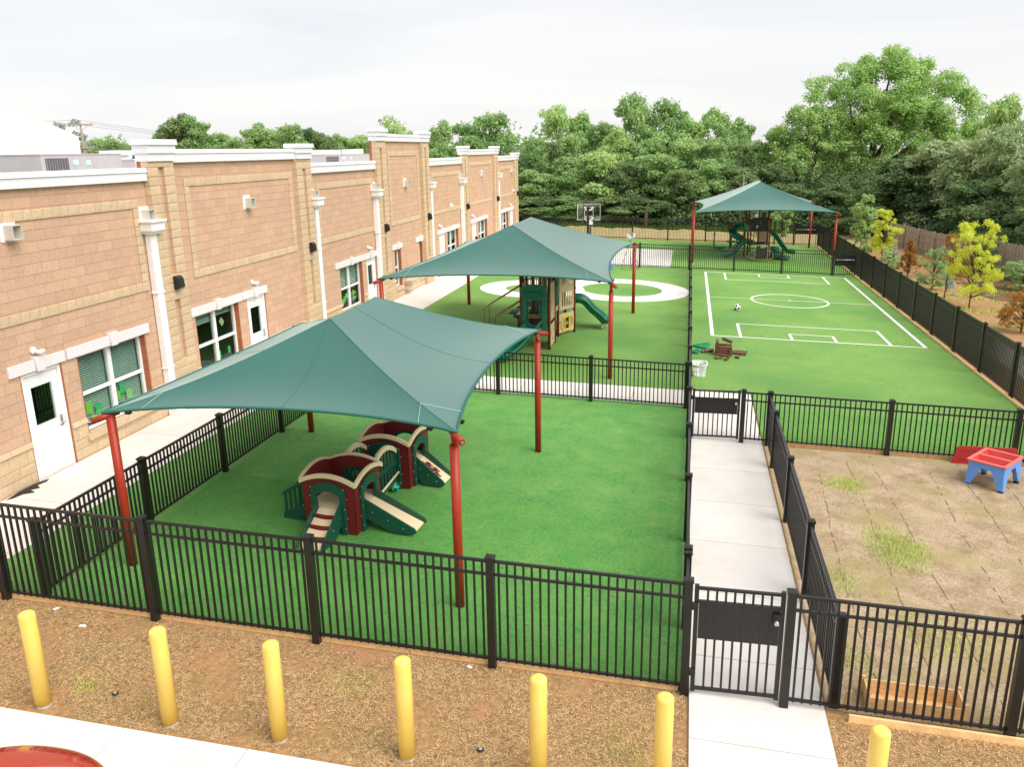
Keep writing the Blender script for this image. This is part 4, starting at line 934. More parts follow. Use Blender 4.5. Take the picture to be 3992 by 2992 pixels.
panel(ft, LQ['j'][:2], LQ['e'][:2], .9, 3.1, 'tall_panel', M_beige, [(.15, .4, 2.0, 2.6)]); panel(ft, LQ['e'][:2], LQ['f'][:2], 1.6, 3.0, 'tall_panel', M_green)
slide_run(ft, smooth_path([(LQ['a'][0]-.02, LQ['a'][1]+.45, .95), (LQ['a'][0]-.45, LQ['a'][1]+.30, .80), (LQ['a'][0]-.95, LQ['a'][1]+.0, .34), (LQ['a'][0]-1.35, LQ['a'][1]-.15, .14)]), .40, M_slide)
slide_run(ft, smooth_path([(LQ['b'][0]+.05, LQ['b'][1]+1.2, 1.45), (LQ['b'][0]+.35, LQ['b'][1]+1.2, 1.22), (LQ['b'][0]+.9, LQ['b'][1]+1.2, .50), (LQ['b'][0]+1.2, LQ['b'][1]+1.2, .25), (LQ['b'][0]+1.6, LQ['b'][1]+1.2, .18)]), .42, M_slide, side=.22)
# spiral slide at the back left
pts = []
cx0, cy0 = LQ['d'][0]-.15, LQ['d'][1]+.25
for i in range(26):
    a = R(20)+R(300)*i/25; pts.append((cx0-.15+.62*math.cos(a), cy0+.3+.62*math.sin(a), 1.85-1.25*i/25))
slide_run(ft, pts, .42, M_slide, 'spiral_slide', side=.24)
for (x, y, z, r) in ((2.95, 53.2, 1.12, .36), (2.65, 53.9, .70, .36), (1.95, 54.2, .28, .38)):
    x, y = local(ft, x, y); o = MB().tube([(x, y, z-.09), (x, y, z-.02), (x, y, z)], [r*.7, r, r*.95], 20).build('climbing_disc', M_slide, ft); MB().tube([(x, y, -.1), (x, y, z-.09)], .04, 8).build('disc_post', M_bronze, o)
for (x, y, z, r) in ((5.05, 51.6, .62, .26), (5.25, 51.0, .40, .26), (5.50, 50.5, .20, .30), (5.1, 50.75, .32, .2)):
    x, y = local(ft, x, y); MB().tube([(x, y, -.05), (x, y, z-.04), (x, y, z)], [r*.9, r, r*.92], 20).build('step_pod', M_slide, ft)
# front steps and arched rails
for i in range(3): MB().box(LQ['a'][0]+.25, LQ['a'][0]+.85, LQ['a'][1]-.32-.3*i, LQ['a'][1]-.02-.3*i, .62-.22*i, .67-.22*i).build('stair_tread', M_deck, ft)
MB().box(LQ['a'][0]+.25, LQ['a'][0]+.85, LQ['a'][1]-.95, LQ['a'][1]-.93, .25, .78).build('stair_shield', M_deck, ft)
hoop(ft, LQ['a'][0]+.22, LQ['a'][0]+.90, LQ['a'][1]-1.3, -.05, .98, .022, M_rail, 'arched_rail')
for s, x in ((-1, LQ['a'][0]+.22), (1, LQ['a'][0]+.90)):
    MB().tube([(x, LQ['a'][1]-1.3, .7), (x+s*.30, LQ['a'][1]-1.2, .55), (x+s*.32, LQ['a'][1]-1.2, .25), (x, LQ['a'][1]-1.3, .18)], .018, 8).build('side_loop', M_rail, ft)
    MB().tube([(x-.04, LQ['a'][1]-.05, .9), (x-.04, LQ['a'][1]-.05, 1.5), (x+.03, LQ['a'][1]-.05, 1.62), (x+.1, LQ['a'][1]-.05, 1.5), (x+.1, LQ['a'][1]-.05, .9)], .018, 8).build('loop_bar', M_rail, ft)
x, y = local(ft, 3.42, 50.25); MB().prism([(x-.28, 2.12), (x+.02, 1.98), (x+.02, 1.72), (x-.06, 1.62), (x-.06, .95), (x-.10, .95), (x-.12, 1.6), (x-.3, 1.95)], 'y', y-.04, y+.03).build('slide_hood', M_slide, ft, .01)
x, y = local(ft, 4.62, 51.85); MB().tube([(x, y, 3.0), (x, y, 3.25), (x, y, 3.4)], [.22, .2, .02], 14).build('roof_cone', M_slide, ft)
for (x, y, z) in ((2.55, 53.0, 1.62), (3.1, 50.5, 1.02)):
    x, y = local(ft, x, y); MB().prism([(x-.12, z-.15), (x+.1, z-.12), (x+.16, z+.14), (x+.08, z+.12)], 'y', y-.03, y+.03).build('red_hand_hold', M_red, ft)
x, y = local(ft, 2.8, 53.1); MB().tube([(x-.2, y, 1.5), (x-.05, y, 1.9), (x+.2, y, 1.95), (x+.35, y, 1.8), (x+.35, y, 1.2)], .018, 8).build('loop_bar', M_rail, ft)
# ---------------------------------------------------------------- basketball hoop
hp = thing('basketball_hoop', 'black pole basketball hoop with clear framed backboard behind the middle canopy', 'basketball hoop', (-6.56, 55.6, g(-6.6)+T))
MB().box(-.075, .075, -.075, .075, -.2, 2.35).build('pole', M_black, hp, .01)
bb = MB().box(-.80, .80, .46, .468, 1.45, 2.55).build('backboard', M_clear, hp)
mb = MB()
for (a, b, c, d) in ((-.82, .82, 2.55, 2.59), (-.82, .82, 1.41, 1.45), (-.82, -.78, 1.45, 2.55), (.78, .82, 1.45, 2.55), (-.36, -.33, 1.45, 2.55), (.33, .36, 1.45, 2.55)): mb.box(a, b, .42, .455, c, d)
mb.build('frame', M_black, bb); mb = MB()
for (a, b, c, d) in ((-.78, .78, 2.50, 2.54), (-.78, .78, 1.46, 1.50), (-.78, -.74, 1.50, 2.50), (.74, .78, 1.50, 2.50), (-.30, .30, 2.10, 2.13), (-.30, .30, 1.68, 1.71), (-.30, -.27, 1.71, 2.10), (.27, .30, 1.71, 2.10)): mb.box(a, b, .452, .4585, c, d)
mb.build('white_border', M_white, bb)
mb = MB(); mb.tube([(.23*math.cos(a), .80+.23*math.sin(a), 1.72) for a in [2*math.pi*i/20 for i in range(21)]], .012, 6); mb.box(-.12, .12, .47, .58, 1.66, 1.73); mb.build('rim', mat('orange_rim', (.65, .10, .02), .4), hp)
mb = MB()
for i in range(12):
    a = 2*math.pi*i/12; mb.tube([(.23*math.cos(a), .8+.23*math.sin(a), 1.71), (.13*math.cos(a+.4), .8+.13*math.sin(a+.4), 1.32)], .005, 4); mb.tube([(.23*math.cos(a), .8+.23*math.sin(a), 1.71), (.13*math.cos(a-.4), .8+.13*math.sin(a-.4), 1.32)], .005, 4)
mb.build('net', M_white, hp)
for z0, z1 in ((2.10, 2.30), (1.40, 1.62)):
    for s in (-1, 1): MB().bar((s*.06, .05, z0), (s*.33, .44, z1), .035, .05).build('bracket_arm', M_white, hp)
    MB().bar((-.33, .42, z1), (.33, .42, z1), .03, .03).build('bracket_bar', M_white, hp)
MB().box(.08, .32, -.03, .01, 1.20, 1.42).build('adjuster_placard', M_white, hp)

# thin tripod with a white net beside the middle canopy's far post
tp = thing('tripod_stand', 'thin rust coloured tripod with white netting behind the middle canopy post', 'stand', (-2.95, 43.9, g(-3)+T))
for k in range(3): a = 2.2*k+.5; MB().tube([(0, 0, 1.62), (.52*math.cos(a), .52*math.sin(a), 0)], .014, 6).build('leg', mat('rust_rod', (.28, .10, .04), .6), tp)
MB().tube([(.45*math.cos(a), .45*math.sin(a), .06) for a in [2*math.pi*i/16 for i in range(17)]], .008, 5).build('hoop_base', MATS['rust_rod'], tp)
mb = MB()
for i in range(14): a = random.random()*6.3; b = random.random()*6.3; mb.tube([(.22*math.cos(a), .15*math.sin(a), 1.55+.1*math.sin(b)), (.24*math.cos(b), .15*math.sin(b), 1.80+.1*math.cos(a))], .012, 4)
mb.build('white_net', M_white, tp)
ct = thing('toy_cart', 'small blue and pink toy cart at the edge of the basketball pad', 'toy', (-4.05, 43.6, g(-4)+T))
MB().box(-.22, .22, -.15, .15, .0, .28).build('cart_box', mat('sky_blue_plastic', (.10, .26, .72), .4), ct, .02); MB().box(-.18, .18, -.12, .12, .281, .46).build('cart_top', mat('pink_plastic', (.75, .30, .35), .4), ct, .03)
for i in range(2): MB().box(-.225-.0, -.19, -.152, -.10, .08+.1*i, .12+.1*i).build('cream_label', M_white, ct)

# ---------------------------------------------------------------- toy logs, roofs and laundry basket
def log(L_, label, x, y, z, rz, tilt=0, grp='brown toy building logs beside the long fence'):
    r = .042; n = 8; prof = [0, .055, .06, .115, .12, L_-.12, L_-.115, L_-.06, L_-.055, L_] if L_ > .25 else [0, L_]
    nt_ = {2: 1, 3: 1, 6: 1, 7: 1} if L_ > .25 else {}
    vs = []; fs = []
    for i, p in enumerate(prof):
        for k in range(n):
            a = 2*math.pi*(k+.5)/n; zc = r*math.sin(a); 
            if i in (nt_): zc = max(-.022, min(.022, zc))
            vs.append((p-L_/2, r*math.cos(a), zc))
    for i in range(len(prof)-1):
        for k in range(n): fs.append((i*n+k, i*n+(k+1) % n, (i+1)*n+(k+1) % n, (i+1)*n+k))
    fs += [tuple(reversed(range(n))), tuple((len(prof)-1)*n+k for k in range(n))]
    o = MB().add(vs, fs).build('toy_log', M_brown, None); o.location = (x, y, g(x)+T+z); o.rotation_euler = (0, tilt, rz); tag(o, label, 'toy log', grp); return o
sxx, syy = 1.22, 26.02; nm = ['bottom', 'second', 'third', 'fourth', 'top']
for i in range(5):
    z = .042+.078*i
    if i < 4: log(.50, f'brown toy log in the front wall of the small log house, {nm[i]} layer', sxx, syy-.19, z, R(3))
    if i < 5: log(.50, f'brown toy log in the left wall of the small log house, {nm[i]} layer', sxx-.19, syy, z+.039, R(90))
    if i < 4: log(.50, f'brown toy log in the back wall of the small log house, {nm[i]} layer', sxx, syy+.19, z, R(-2))
    if i < 3: log(.50, f'brown toy log in the right wall of the small log house, {nm[i]} layer', sxx+.19, syy, z+.039, R(90))
log(.55, 'lone brown toy log lying beyond the small log house', 1.42, 27.95, .042, R(-62))
log(.13, 'short stub of toy log lying in front of the small log house', 1.62, 25.6, .042, R(-20))
for i in range(4): log(.50, ('left', 'second', 'third', 'right')[i]+' of four toy logs laid side by side right of the log house', 1.66+.02*i, 26.1+.10*i, .042, R(-14+2*i))
for i in range(3): log(.40, ('near', 'middle', 'far')[i]+' of three toy logs laid side by side left of the log house', .72+.02*i, 26.15+.10*i, .042, R(30))
for i, (x, y, z, a, lb) in enumerate(((1.16, 25.45, .10, -25, 'upper long log of the small crossed pile'), (1.05, 25.38, .042, 40, 'lower left log of the small crossed pile'), (1.30, 25.30, .042, 70, 'lower right log of the small crossed pile'))): log((.45, .22, .26)[i], 'brown toy '+lb+' before the log house', x, y, z, R(a), grp='brown toy building logs beside the long fence')
def toy_roof(label, x, y, rz, tilt):
    t = thing('toy_roof', label, 'toy roof', (x, y, g(x)+T+.02), rz, 'mint green toy roof pieces beside the long fence'); t.rotation_euler = (tilt, .06, rz)
    mb = MB(); mb.box(-.26, .26, -.10, -.08, 0, .05).box(-.26, .26, .08, .10, 0, .05).box(-.26, -.24, -.08, .08, 0, .05).box(.24, .26, -.08, .08, 0, .05); mb.box(-.24, .24, -.08, .08, 0, .012); mb.build('frame', M_tgreen, t)
    for i in range(5): MB().box(-.18+.09*i-.008, -.18+.09*i+.008, -.079, .079, .013, .05).build('rib', M_tgreen, t)
toy_roof('mint green toy roof piece lying flat, pointing away to the right', .62, 27.05, R(50), .05)
toy_roof('mint green toy roof piece leaning against the long fence', .40, 26.1, R(80), .5)
toy_roof('mint green toy roof piece crossing beneath the other one', .55, 26.75, R(-35), 0)
bk = thing('laundry_basket', 'white plastic laundry basket with slotted sides against the long fence', 'basket', (.46, 23.35, g(.46)+T), R(90))
mb = MB(); nseg = 28
def bring(z0, r0, z1, r1, th_=.008, ph=0, sel=None, name='wall'):
    mb = MB(); n = 32
    for i in range(n):
        if sel and not sel(i): continue
        a0, a1 = 2*math.pi*i/n, 2*math.pi*(i+1)/n
        def E(a, r, z, o=0): 
            c, s = math.cos(a), math.sin(a); q = .55; cx_ = math.copysign(abs(c)**q, c); sy_ = math.copysign(abs(s)**q, s); return ((r+o)*1.35*cx_, (r+o)*sy_, z)
        mb.add([E(a0, r0, z0), E(a1, r0, z0), E(a1, r1, z1), E(a0, r1, z1), E(a0, r0, z0, -th_), E(a1, r0, z0, -th_), E(a1, r1, z1, -th_), E(a0, r1, z1, -th_)], [(0, 1, 2, 3), (7, 6, 5, 4), (0, 4, 5, 1), (3, 2, 6, 7), (0, 3, 7, 4), (1, 5, 6, 2)])
    return mb.build(name, M_wplast, bk)
bring(0, .17, .03, .172); bring(.12, .182, .15, .185); bring(.27, .20, .33, .207); bring(.33, .225, .355, .228, .03, name='rim')
bring(.03, .172, .12, .182, sel=lambda i: i % 2 == 0); bring(.15, .185, .27, .20, sel=lambda i: i % 2 == 0)
MB().box(-.2, .2, -.15, .15, 0, .01).build('bottom', M_wplast, bk)

# ---------------------------------------------------------------- water table, lid, planter
M_sky = mat('cornflower_plastic', (.13, .33, .78), .45, .4, n=.06, ns=12); M_rplast = mat('red_plastic', (.62, .055, .045), .3, .45, n=.08, ns=8); M_pink = mat('pale_red_rim', (.78, .16, .13), .35, .45)  # tray rim is a paler red than the trays
wt = thing('water_table', 'blue sand and water table with a red double tray on short legs', 'water table', (6.04, 16.72, g(6.04)), R(-38))
def P4(u, v, w_, l_): return (u*w_/2, v*l_/2)
W2, L2, H = .33, .42, .53
for (sx_, sy_) in ((-1, -1), (1, -1), (1, 1), (-1, 1)):
    mb = MB(); mb.add([(sx_*W2*1.06, sy_*L2*1.04, .04), (sx_*(W2*1.06-.10), sy_*L2*1.04, .04), (sx_*(W2*1.06-.10), sy_*(L2*1.04-.10), .04), (sx_*W2*1.06, sy_*(L2*1.04-.10), .04), (sx_*W2, sy_*L2, .40), (sx_*(W2-.25), sy_*L2, .40), (sx_*(W2-.12), sy_*(L2-.12), .40), (sx_*W2, sy_*(L2-.30), .40)],
                      [(0, 3, 2, 1), (4, 5, 6, 7), (0, 1, 5, 4), (1, 2, 6, 5), (2, 3, 7, 6), (3, 0, 4, 7)]); lg = mb.build('leg', M_sky, wt, .012)
    MB().tube([(sx_*(W2*1.06-.05), sy_*(L2*1.04-.05), -.01), (sx_*(W2*1.06-.05), sy_*(L2*1.04-.05), .045)], .05, 14).build('foot', M_black, lg)
mb = MB()
for (a, b, c, d) in ((-W2, W2, -L2, -L2+.03), (-W2, W2, L2-.03, L2), (-W2, -W2+.03, -L2+.03, L2-.03), (W2-.03, W2, -L2+.03, L2-.03)): mb.box(a, b, c, d, .39, H-.01)
mb.build('apron', M_sky, wt, .008)
tr = MB(); e = .03
for (a, b, c, d) in ((-W2-e, W2+e, -L2-e, -L2+.04), (-W2-e, W2+e, L2-.04, L2+e), (-W2-e, -W2+.04, -L2+.04, L2-.04), (W2-.04, W2+e, -L2+.04, L2-.04), (-W2+.04, W2-.04, -.035, .035)): tr.box(a, b, c, d, H-.02, H+.015)
rim = tr.build('tray_rim', M_pink, wt, .008)
for (c, d) in ((-L2+.04, -.035), (.035, L2-.04)):
    a, b = -W2+.04, W2-.04; q = .06; z0, z1 = H-.12, H+.01
    mb = MB().add([(a+q, c+q, z0), (b-q, c+q, z0), (b-q, d-q, z0), (a+q, d-q, z0), (a, c, z1), (b, c, z1), (b, d, z1), (a, d, z1)], [(0, 1, 2, 3), (0, 4, 5, 1), (1, 5, 6, 2), (2, 6, 7, 3), (3, 7, 4, 0)]); mb.build('tray', M_rplast, wt)
ld = thing('table_lid', 'dark red plastic lid standing on edge against the fence behind the water table', 'lid', (6.22, 17.70, g(6.2)), R(2)); ld.rotation_euler = (R(-14), 0, R(1))
lm = MB().prism([(-.66, .0), (.66, .0), (.60, .36), (.55, .40), (-.50, .40), (-.56, .37)], 'y', -.012, .012).build('lid_panel', mat('deep_red_plastic', (.36, .022, .015), .4, .4, n=.1, ns=9), ld, .008)
for z in (.12, .31): MB().box(-.5, .5, -.02, -.0125, z-.006, z+.006).build('rib', MATS['deep_red_plastic'], ld)
pb = thing('planter_box', 'low open pine planter box on the soil inside the near right fence', 'planter', (2.78, 9.05, g(2.78)), R(-2))
for (a, b, c, d, h) in ((-.5, .5, -.16, -.14, .17), (-.5, .5, .14, .16, .21), (-.52, -.50, -.16, .16, .21), (.50, .52, -.16, .16, .21)):
    for k in range(2): MB().box(a, b, c, d, .005+h*k/2, h*(k+1)/2-.002).build('plank', M_wood, pb, .002)
for s in (-1, 1):
    for q in (-1, 1): MB().box(s*.52-.02, s*.52+.02, q*.16-.02, q*.16+.02, 0, .24).build('corner_post', M_wood, pb, .002)
MB().box(-.50, .50, -.14, .14, .0, .02).build('base_board', M_wood, pb)
st_ = MB().box(-.03, .03, -.012, .012, 0, .30).build('timber_stake', M_wood); st_.location = (2.0, 8.83, g(2.0)); st_.rotation_euler = (.2, 0, .4); tag(st_, 'short upright timber stake at the corner beside the walkway fence', 'stake')

# ---------------------------------------------------------------- the red car, nose towards the sidewalk
M_car = mat('red_car_paint', (.42, .018, .010), .22, .6, coat=1.0)
car = thing('parked_car', 'glossy red car nosed up to the sidewalk, only its bonnet in view', 'car', (-5.45, 3.24, g(-5.45)-.03), 0)
def car_body():
    # cross sections along y: (y, half width, floor z, shoulder z, top z at centre)
    S = [(-2.15, .70, .35, .75, .82), (-1.95, .84, .25, .90, 1.00), (-1.2, .90, .22, .95, 1.05), (0, .92, .22, .97, 1.06), (.8, .91, .22, .98, 1.09), (1.3, .90, .23, .99, 1.12), (1.7, .88, .25, .98, 1.10), (1.95, .84, .27, .95, 1.05), (2.12, .76, .30, .88, .97), (2.22, .62, .36, .74, .82), (2.25, .5, .42, .62, .66)]
    vs = []; n = 16
    for (y, hw, zf, zs, zt) in S:
        ring_ = [(-hw*.92, zf), (-hw, (zf+zs)/2), (-hw*.985, zs-.06)]
        for i in range(1, n): a = math.pi*i/n; ring_.append((-hw*.97*math.cos(a), zs-.03+(zt-zs+.03)*math.sin(a)**.6))
        ring_ += [(hw*.985, zs-.06), (hw, (zf+zs)/2), (hw*.92, zf)]
        # the nose is rounded in plan: pull the sides back
        for (x, z) in ring_: vs.append((x, y-(.22*(abs(x)/hw)**2.5 if y > 1.8 else 0), z))
    K = len(vs)//len(S); fs = []
    for i in range(len(S)-1):
        for k in range(K-1): fs.append((i*K+k, i*K+k+1, (i+1)*K+k+1, (i+1)*K+k))
        fs.append((i*K+K-1, i*K, (i+1)*K, (i+1)*K+K-1))
    fs += [tuple(range(K)), tuple(reversed(range((len(S)-1)*K, len(S)*K)))]
    o = MB().add(vs, fs, smooth=True).build('body', M_car, car); s = o.modifiers.new('sub', 'SUBSURF'); s.levels = s.render_levels = 2
car_body()
mb = MB()
V = [(-.78, -1.7, 1.0), (.78, -1.7, 1.0), (.74, .95, 1.02), (-.74, .95, 1.02), (-.60, -1.15, 1.50), (.60, -1.15, 1.50), (.58, .15, 1.50), (-.58, .15, 1.50)]
mb.add(V, [(0, 3, 2, 1), (0, 1, 5, 4), (1, 2, 6, 5), (2, 3, 7, 6), (3, 0, 4, 7)]); mb.build('windows', mat('dark_car_glass', (.015, .018, .02), .05, .8), car, .03)
MB().box(-.60, .60, -1.17, .17, 1.495, 1.53).build('roof', M_car, car, .03)
for sx_ in (-1, 1):
    for yy in (-1.35, 1.32):
        o = MB().tube([(sx_*.93, yy, .33), (sx_*.72, yy, .33)], .33, 28).build('wheel', M_black, car, .02); MB().tube([(sx_*.94, yy, .33), (sx_*.90, yy, .33)], .21, 20).build('rim', M_steel, o)
    MB().sphere((sx_*.60, 1.98, .80), .13, 14, 8, sq=(1.3, .9, .7)).build('headlight', mat('lamp_lens', (.7, .7, .7), .1, .8), car)
    MB().box(sx_*.93-.08, sx_*.93+.08, .55, .75, .98, 1.12).build('mirror', M_car, car, .03)
MB().box(-.45, .45, 2.19, 2.235, .45, .60).build('radiator_grille', M_black, car, .01)

# ---------------------------------------------------------------- bits on the ground
def bit(name, label, cat, x, y, pts, m, dz=.012):
    mb = MB(); mb.prism(pts, 'z', 0, .006); o = mb.build(name, m); o.location = (x, y, g(x)+dz); o.rotation_euler = (.12, .1, random.random()*3); tag(o, label, cat); return o
scrap = [(-.05, -.01), (-.03, -.03), (-.01, -.012), (.03, -.025), (.05, .005), (.025, .012), (.02, .03), (-.015, .018), (-.04, .022)]
bit('paper_scrap', 'white scrap of paper in the dead grass at the far left below the fence', 'litter', -8.33, 8.62, scrap, M_white)
bit('paper_scrap', 'crumpled white scrap of paper between the first two bollards', 'litter', -7.69, 8.33, scrap, M_white)
bit('paper_scrap', 'white scrap of paper under the foreground fence near its middle post', 'litter', -2.45, 8.62, scrap, M_white)
for x, y, lb in ((-6.35, 7.18, 'small black lawn sprinkler head between the first two bollards'), (-1.96, 7.22, 'small black lawn sprinkler head between the fourth and fifth bollards')):
    t = thing('sprinkler_head', lb, 'sprinkler', (x, y, g(x)), 0, 'sprinkler heads in the dead grass'); MB().tube([(0, 0, -.02), (0, 0, .03)], .035, 16).build('housing', M_black, t); MB().tube([(0, 0, .031), (0, 0, .036)], .02, 12).build('nozzle', M_grey, t)
dr = MB().tube([(0, 0, 0), (0, 0, .012)], .10, 20).build('floor_drain', M_grey); dr.location = (-10.3, 14.6, g(-10.3)+.036); tag(dr, 'round metal drain cover in the building walk near the first downspout', 'drain cover')
mb = MB(); pl = [(0, 0), (.3, -.06), (.62, -.10), (.9, -.04), (1.05, .02), (.9, .10), (.72, .05), (.62, .22), (.5, .10), (.42, .30), (.30, .12), (.1, .07)]
mb.prism([(p[1]*.8, p[0]) for p in pl], 'z', 0, .003); o = mb.build('tar_stain', mat('black_tar', (.02, .018, .016), .6)); o.location = (XB+.07, 11.45, g(-11.7)+.0375); tag(o, 'black tar stain on the building walk at the foot of the first door', 'stain')

# ---------------------------------------------------------------- wooden fence on the right, utility poles, white metal building
def board_fence(label, p0, p1, h, rails):
    p0, p1 = Vector(p0), Vector(p1); d = p1-p0; L_ = d.length; t = thing('wooden_fence', label, 'fence', (p0.x, p0.y, g(p0.x)-.05), math.atan2(d.y, d.x), 'weathered wooden board fences at the right')
    n = int(L_/.14)
    for i in range(n):
        hh = h+random.uniform(-.04, .04); MB().box(i*.14+.004, i*.14+.134, -.01, .01, 0, hh, random.random()).build('board', M_fence, t)
    if rails:
        for z in (.35, h*.55, h-.3): MB().box(0, L_, .012, .05, z, z+.09).build('rail', M_fence, t)
        for i in range(int(L_/2.4)+1): MB().box(i*2.4-.05, i*2.4+.05, .052, .14, 0, h+.08).build('post', M_fence, t)
board_fence('weathered wooden fence with posts facing the lawn, under the dark trees', (15.5, 50.6), (13.7, 63.5), 1.55, True)
board_fence('grey weathered board fence at the right edge behind the yellow leaved tree', (17.2, 42.0), (16.0, 48.3), 1.85, False)
def upole(label, x, y, z1, arms):
    t = thing('utility_pole', label, 'utility pole', (x, y, 0), R(40), 'wooden utility poles beyond the school'); MB().tube([(0, 0, -1), (0, 0, z1)], [.16, .10], 10).build('pole', mat('pole_wood', (.34, .27, .22), .9, n=.2, ns=5), t)
    for z, w_ in arms:
        MB().box(-w_, w_, -.2, -.08, z-.07, z+.07).build('crossarm', MATS['pole_wood'], t)
        for s in (-1, 1): MB().bar((s*.05, -.17, z-.9*w_*.6), (s*w_*.6, -.17, z-.06), .05, .05).build('brace', MATS['pole_wood'], t)
        for s in (-.92, -.5, .92): MB().tube([(s*w_, -.14, z+.08), (s*w_, -.14, z+.3)], .05, 8).build('insulator', M_steel, t)
upole('near utility pole with crossarm beside the white building', -71.05, 90, 10.6, ((10.05, 1.3), (7.4, 1.2)))
upole('far utility pole above the long white parapet', -82.36, 150, 10.0, ((9.3, 1.3), (8.0, 1.1)))
wires = thing('power_lines', 'thin power lines strung between the utility poles', 'power line', (-71, 90, 10))
def wire(p, q, sag):
    pts = []
    for i in range(13):
        u = i/12; v = Vector(p).lerp(Vector(q), u); v.z -= sag*4*u*(1-u); pts.append(v-Vector((-71, 90, 10)))
    MB().tube(pts, .028, 4).build('wire', mat('grey_wire', (.35, .33, .32), .6), wires)
for i, (dz, dx) in enumerate(((.4, 0), (0, -1), (0, 1), (-2.6, -1), (-2.9, 1))):
    wire((-71+dx*.8, 90+dx*.6, 10.2+dz), (-82.3+dx, 150, 9.4+dz*.7), .5); wire((-71+dx*.8, 90+dx*.6, 10.2+dz), (-112, 60, 10.2+dz), .5)
    wire((-82.3+dx, 150, 9.4+dz*.7), (-92, 240, 9+dz*.6), 1.0)
wb = thing('metal_building', 'large white gabled metal building beyond the school roof at the far left', 'building', (-45, 30, 0))
MB().prism([(-27, -1), (26.6, -1), (26.6, 7.8), (0, 16.2), (-27, 7.8)], 'x', -40, 0).build('walls', mat('white_metal_siding', (.86, .85, .83), .5, n=.03, ns=2), wb)
MB().prism([(26.6, 7.83), (0, 16.24), (-27, 7.83), (-27, 7.802), (0, 16.202), (26.6, 7.802)], 'x', -40.3, .012).build('roof', MATS['white_metal_siding'], wb)
for i in range(18): MB().box(.001, .05, -26+3*i-.03, -26+3*i+.03, 0, 7.7+min(8.3, (26.6-abs(-26+3*i))*.314)).build('seam', MATS['white_metal_siding'], wb)
MB().box(.06, .5, 2.0, 2.8, 6.4, 7.2).tube([(.3, 2.0, 4), (.35, 1.8, 6.2), (.3, 2.3, 6.6)], .06, 6).build('meter_box', M_grey, wb)

# ---------------------------------------------------------------- vegetation
def leaf_cards(C, Nn, sz, rng, tone, droop=0.0):
    """C: centres (n,3), Nn: normals (n,3) -> arrays of a bent quad each"""
    n = len(C); Nn = Nn/np.linalg.norm(Nn, axis=1, keepdims=True)
    r = rng.normal(size=(n, 3)); U = np.cross(Nn, r); U /= np.linalg.norm(U, axis=1, keepdims=True)+1e-9; V = np.cross(Nn, U)
    s = (sz*rng.uniform(.6, 1.25, n))[:, None]
    P0 = C-U*s*.5; P1 = C+V*s*.32; P2 = C+U*s*.55; P3 = C-V*s*.32
    verts = np.stack([P0, P1, P2, P3], 1).reshape(-1, 3)
    faces = np.arange(n*4).reshape(n, 4)
    return verts, faces, np.repeat(tone, 4)
def cards_mesh(name, verts, faces, tone, m):
    me = bpy.data.meshes.new(name); nv, nf = len(verts), len(faces); k = faces.shape[1]
    me.vertices.add(nv); me.vertices.foreach_set('co', verts.astype(np.float32).ravel())
    me.loops.add(nf*k); me.loops.foreach_set('vertex_index', faces.astype(np.int32).ravel())
    me.polygons.add(nf); me.polygons.foreach_set('loop_start', np.arange(0, nf*k, k, dtype=np.int32))
    me.update(calc_edges=True); me.materials.append(m)
    at = me.attributes.new('tone', 'FLOAT', 'POINT'); at.data.foreach_set('value', tone.astype(np.float32)); me.validate(); return me
def crown_pts(rng, nl, n, shape='round', H=2.6, zb=.35, sub=7, spread=.55, rl=(.30, .46)):
    """leaf centres and normals on two levels of lobes inside a crown of radius 1 and height H"""
    L0 = []
    k = 0
    while len(L0) < nl:
        a = rng.uniform(0, 2*math.pi); z = rng.uniform(0, 1); rr = math.sqrt(rng.uniform(.05, 1))
        if shape == 'round': prof = math.sin(math.pi*(.12+.80*z))**.6
        elif shape == 'cone': prof = (1-z)**.8*.95+.05
        else: prof = .75+.25*math.sin(math.pi*z)
        R0 = max(.12, prof*(1-.30*(shape != 'cone')))
        L0.append((R0*rr*math.cos(a), R0*rr*math.sin(a), zb+(H-zb)*(.08+.84*z), rng.uniform(*rl)*(.55 if shape == 'cone' else 1)*(1-.25*z)))
    S = []
    for (x, y, z, r) in L0:
        for _ in range(sub):
            v = rng.normal(size=3); v[2] = abs(v[2])*.8-.15; v /= np.linalg.norm(v); S.append((x+v[0]*r*.85, y+v[1]*r*.85, z+v[2]*r*.85, r*rng.uniform(.22, .58)))
    S = np.array(S); w_ = S[:, 3]**2; idx = rng.choice(len(S), n, p=w_/w_.sum())
    v = rng.normal(size=(n, 3)); v[:, 2] += .25; v /= np.linalg.norm(v, axis=1, keepdims=True)
    rad = S[idx, 3]*rng.normal(1.0, .16, n)
    C = S[idx, :3]+v*rad[:, None]*np.array([1.15, 1.15, .72])+rng.normal(size=(n, 3))*.018; Nn = v*.7+rng.normal(size=(n, 3))*.6+np.array([0, 0, .5])
    lt = rng.uniform(0, 1, len(S)); tone = np.clip(.5*lt[idx]+.5*rng.uniform(0, 1, n), 0, 1)
    return C, Nn, tone, L0
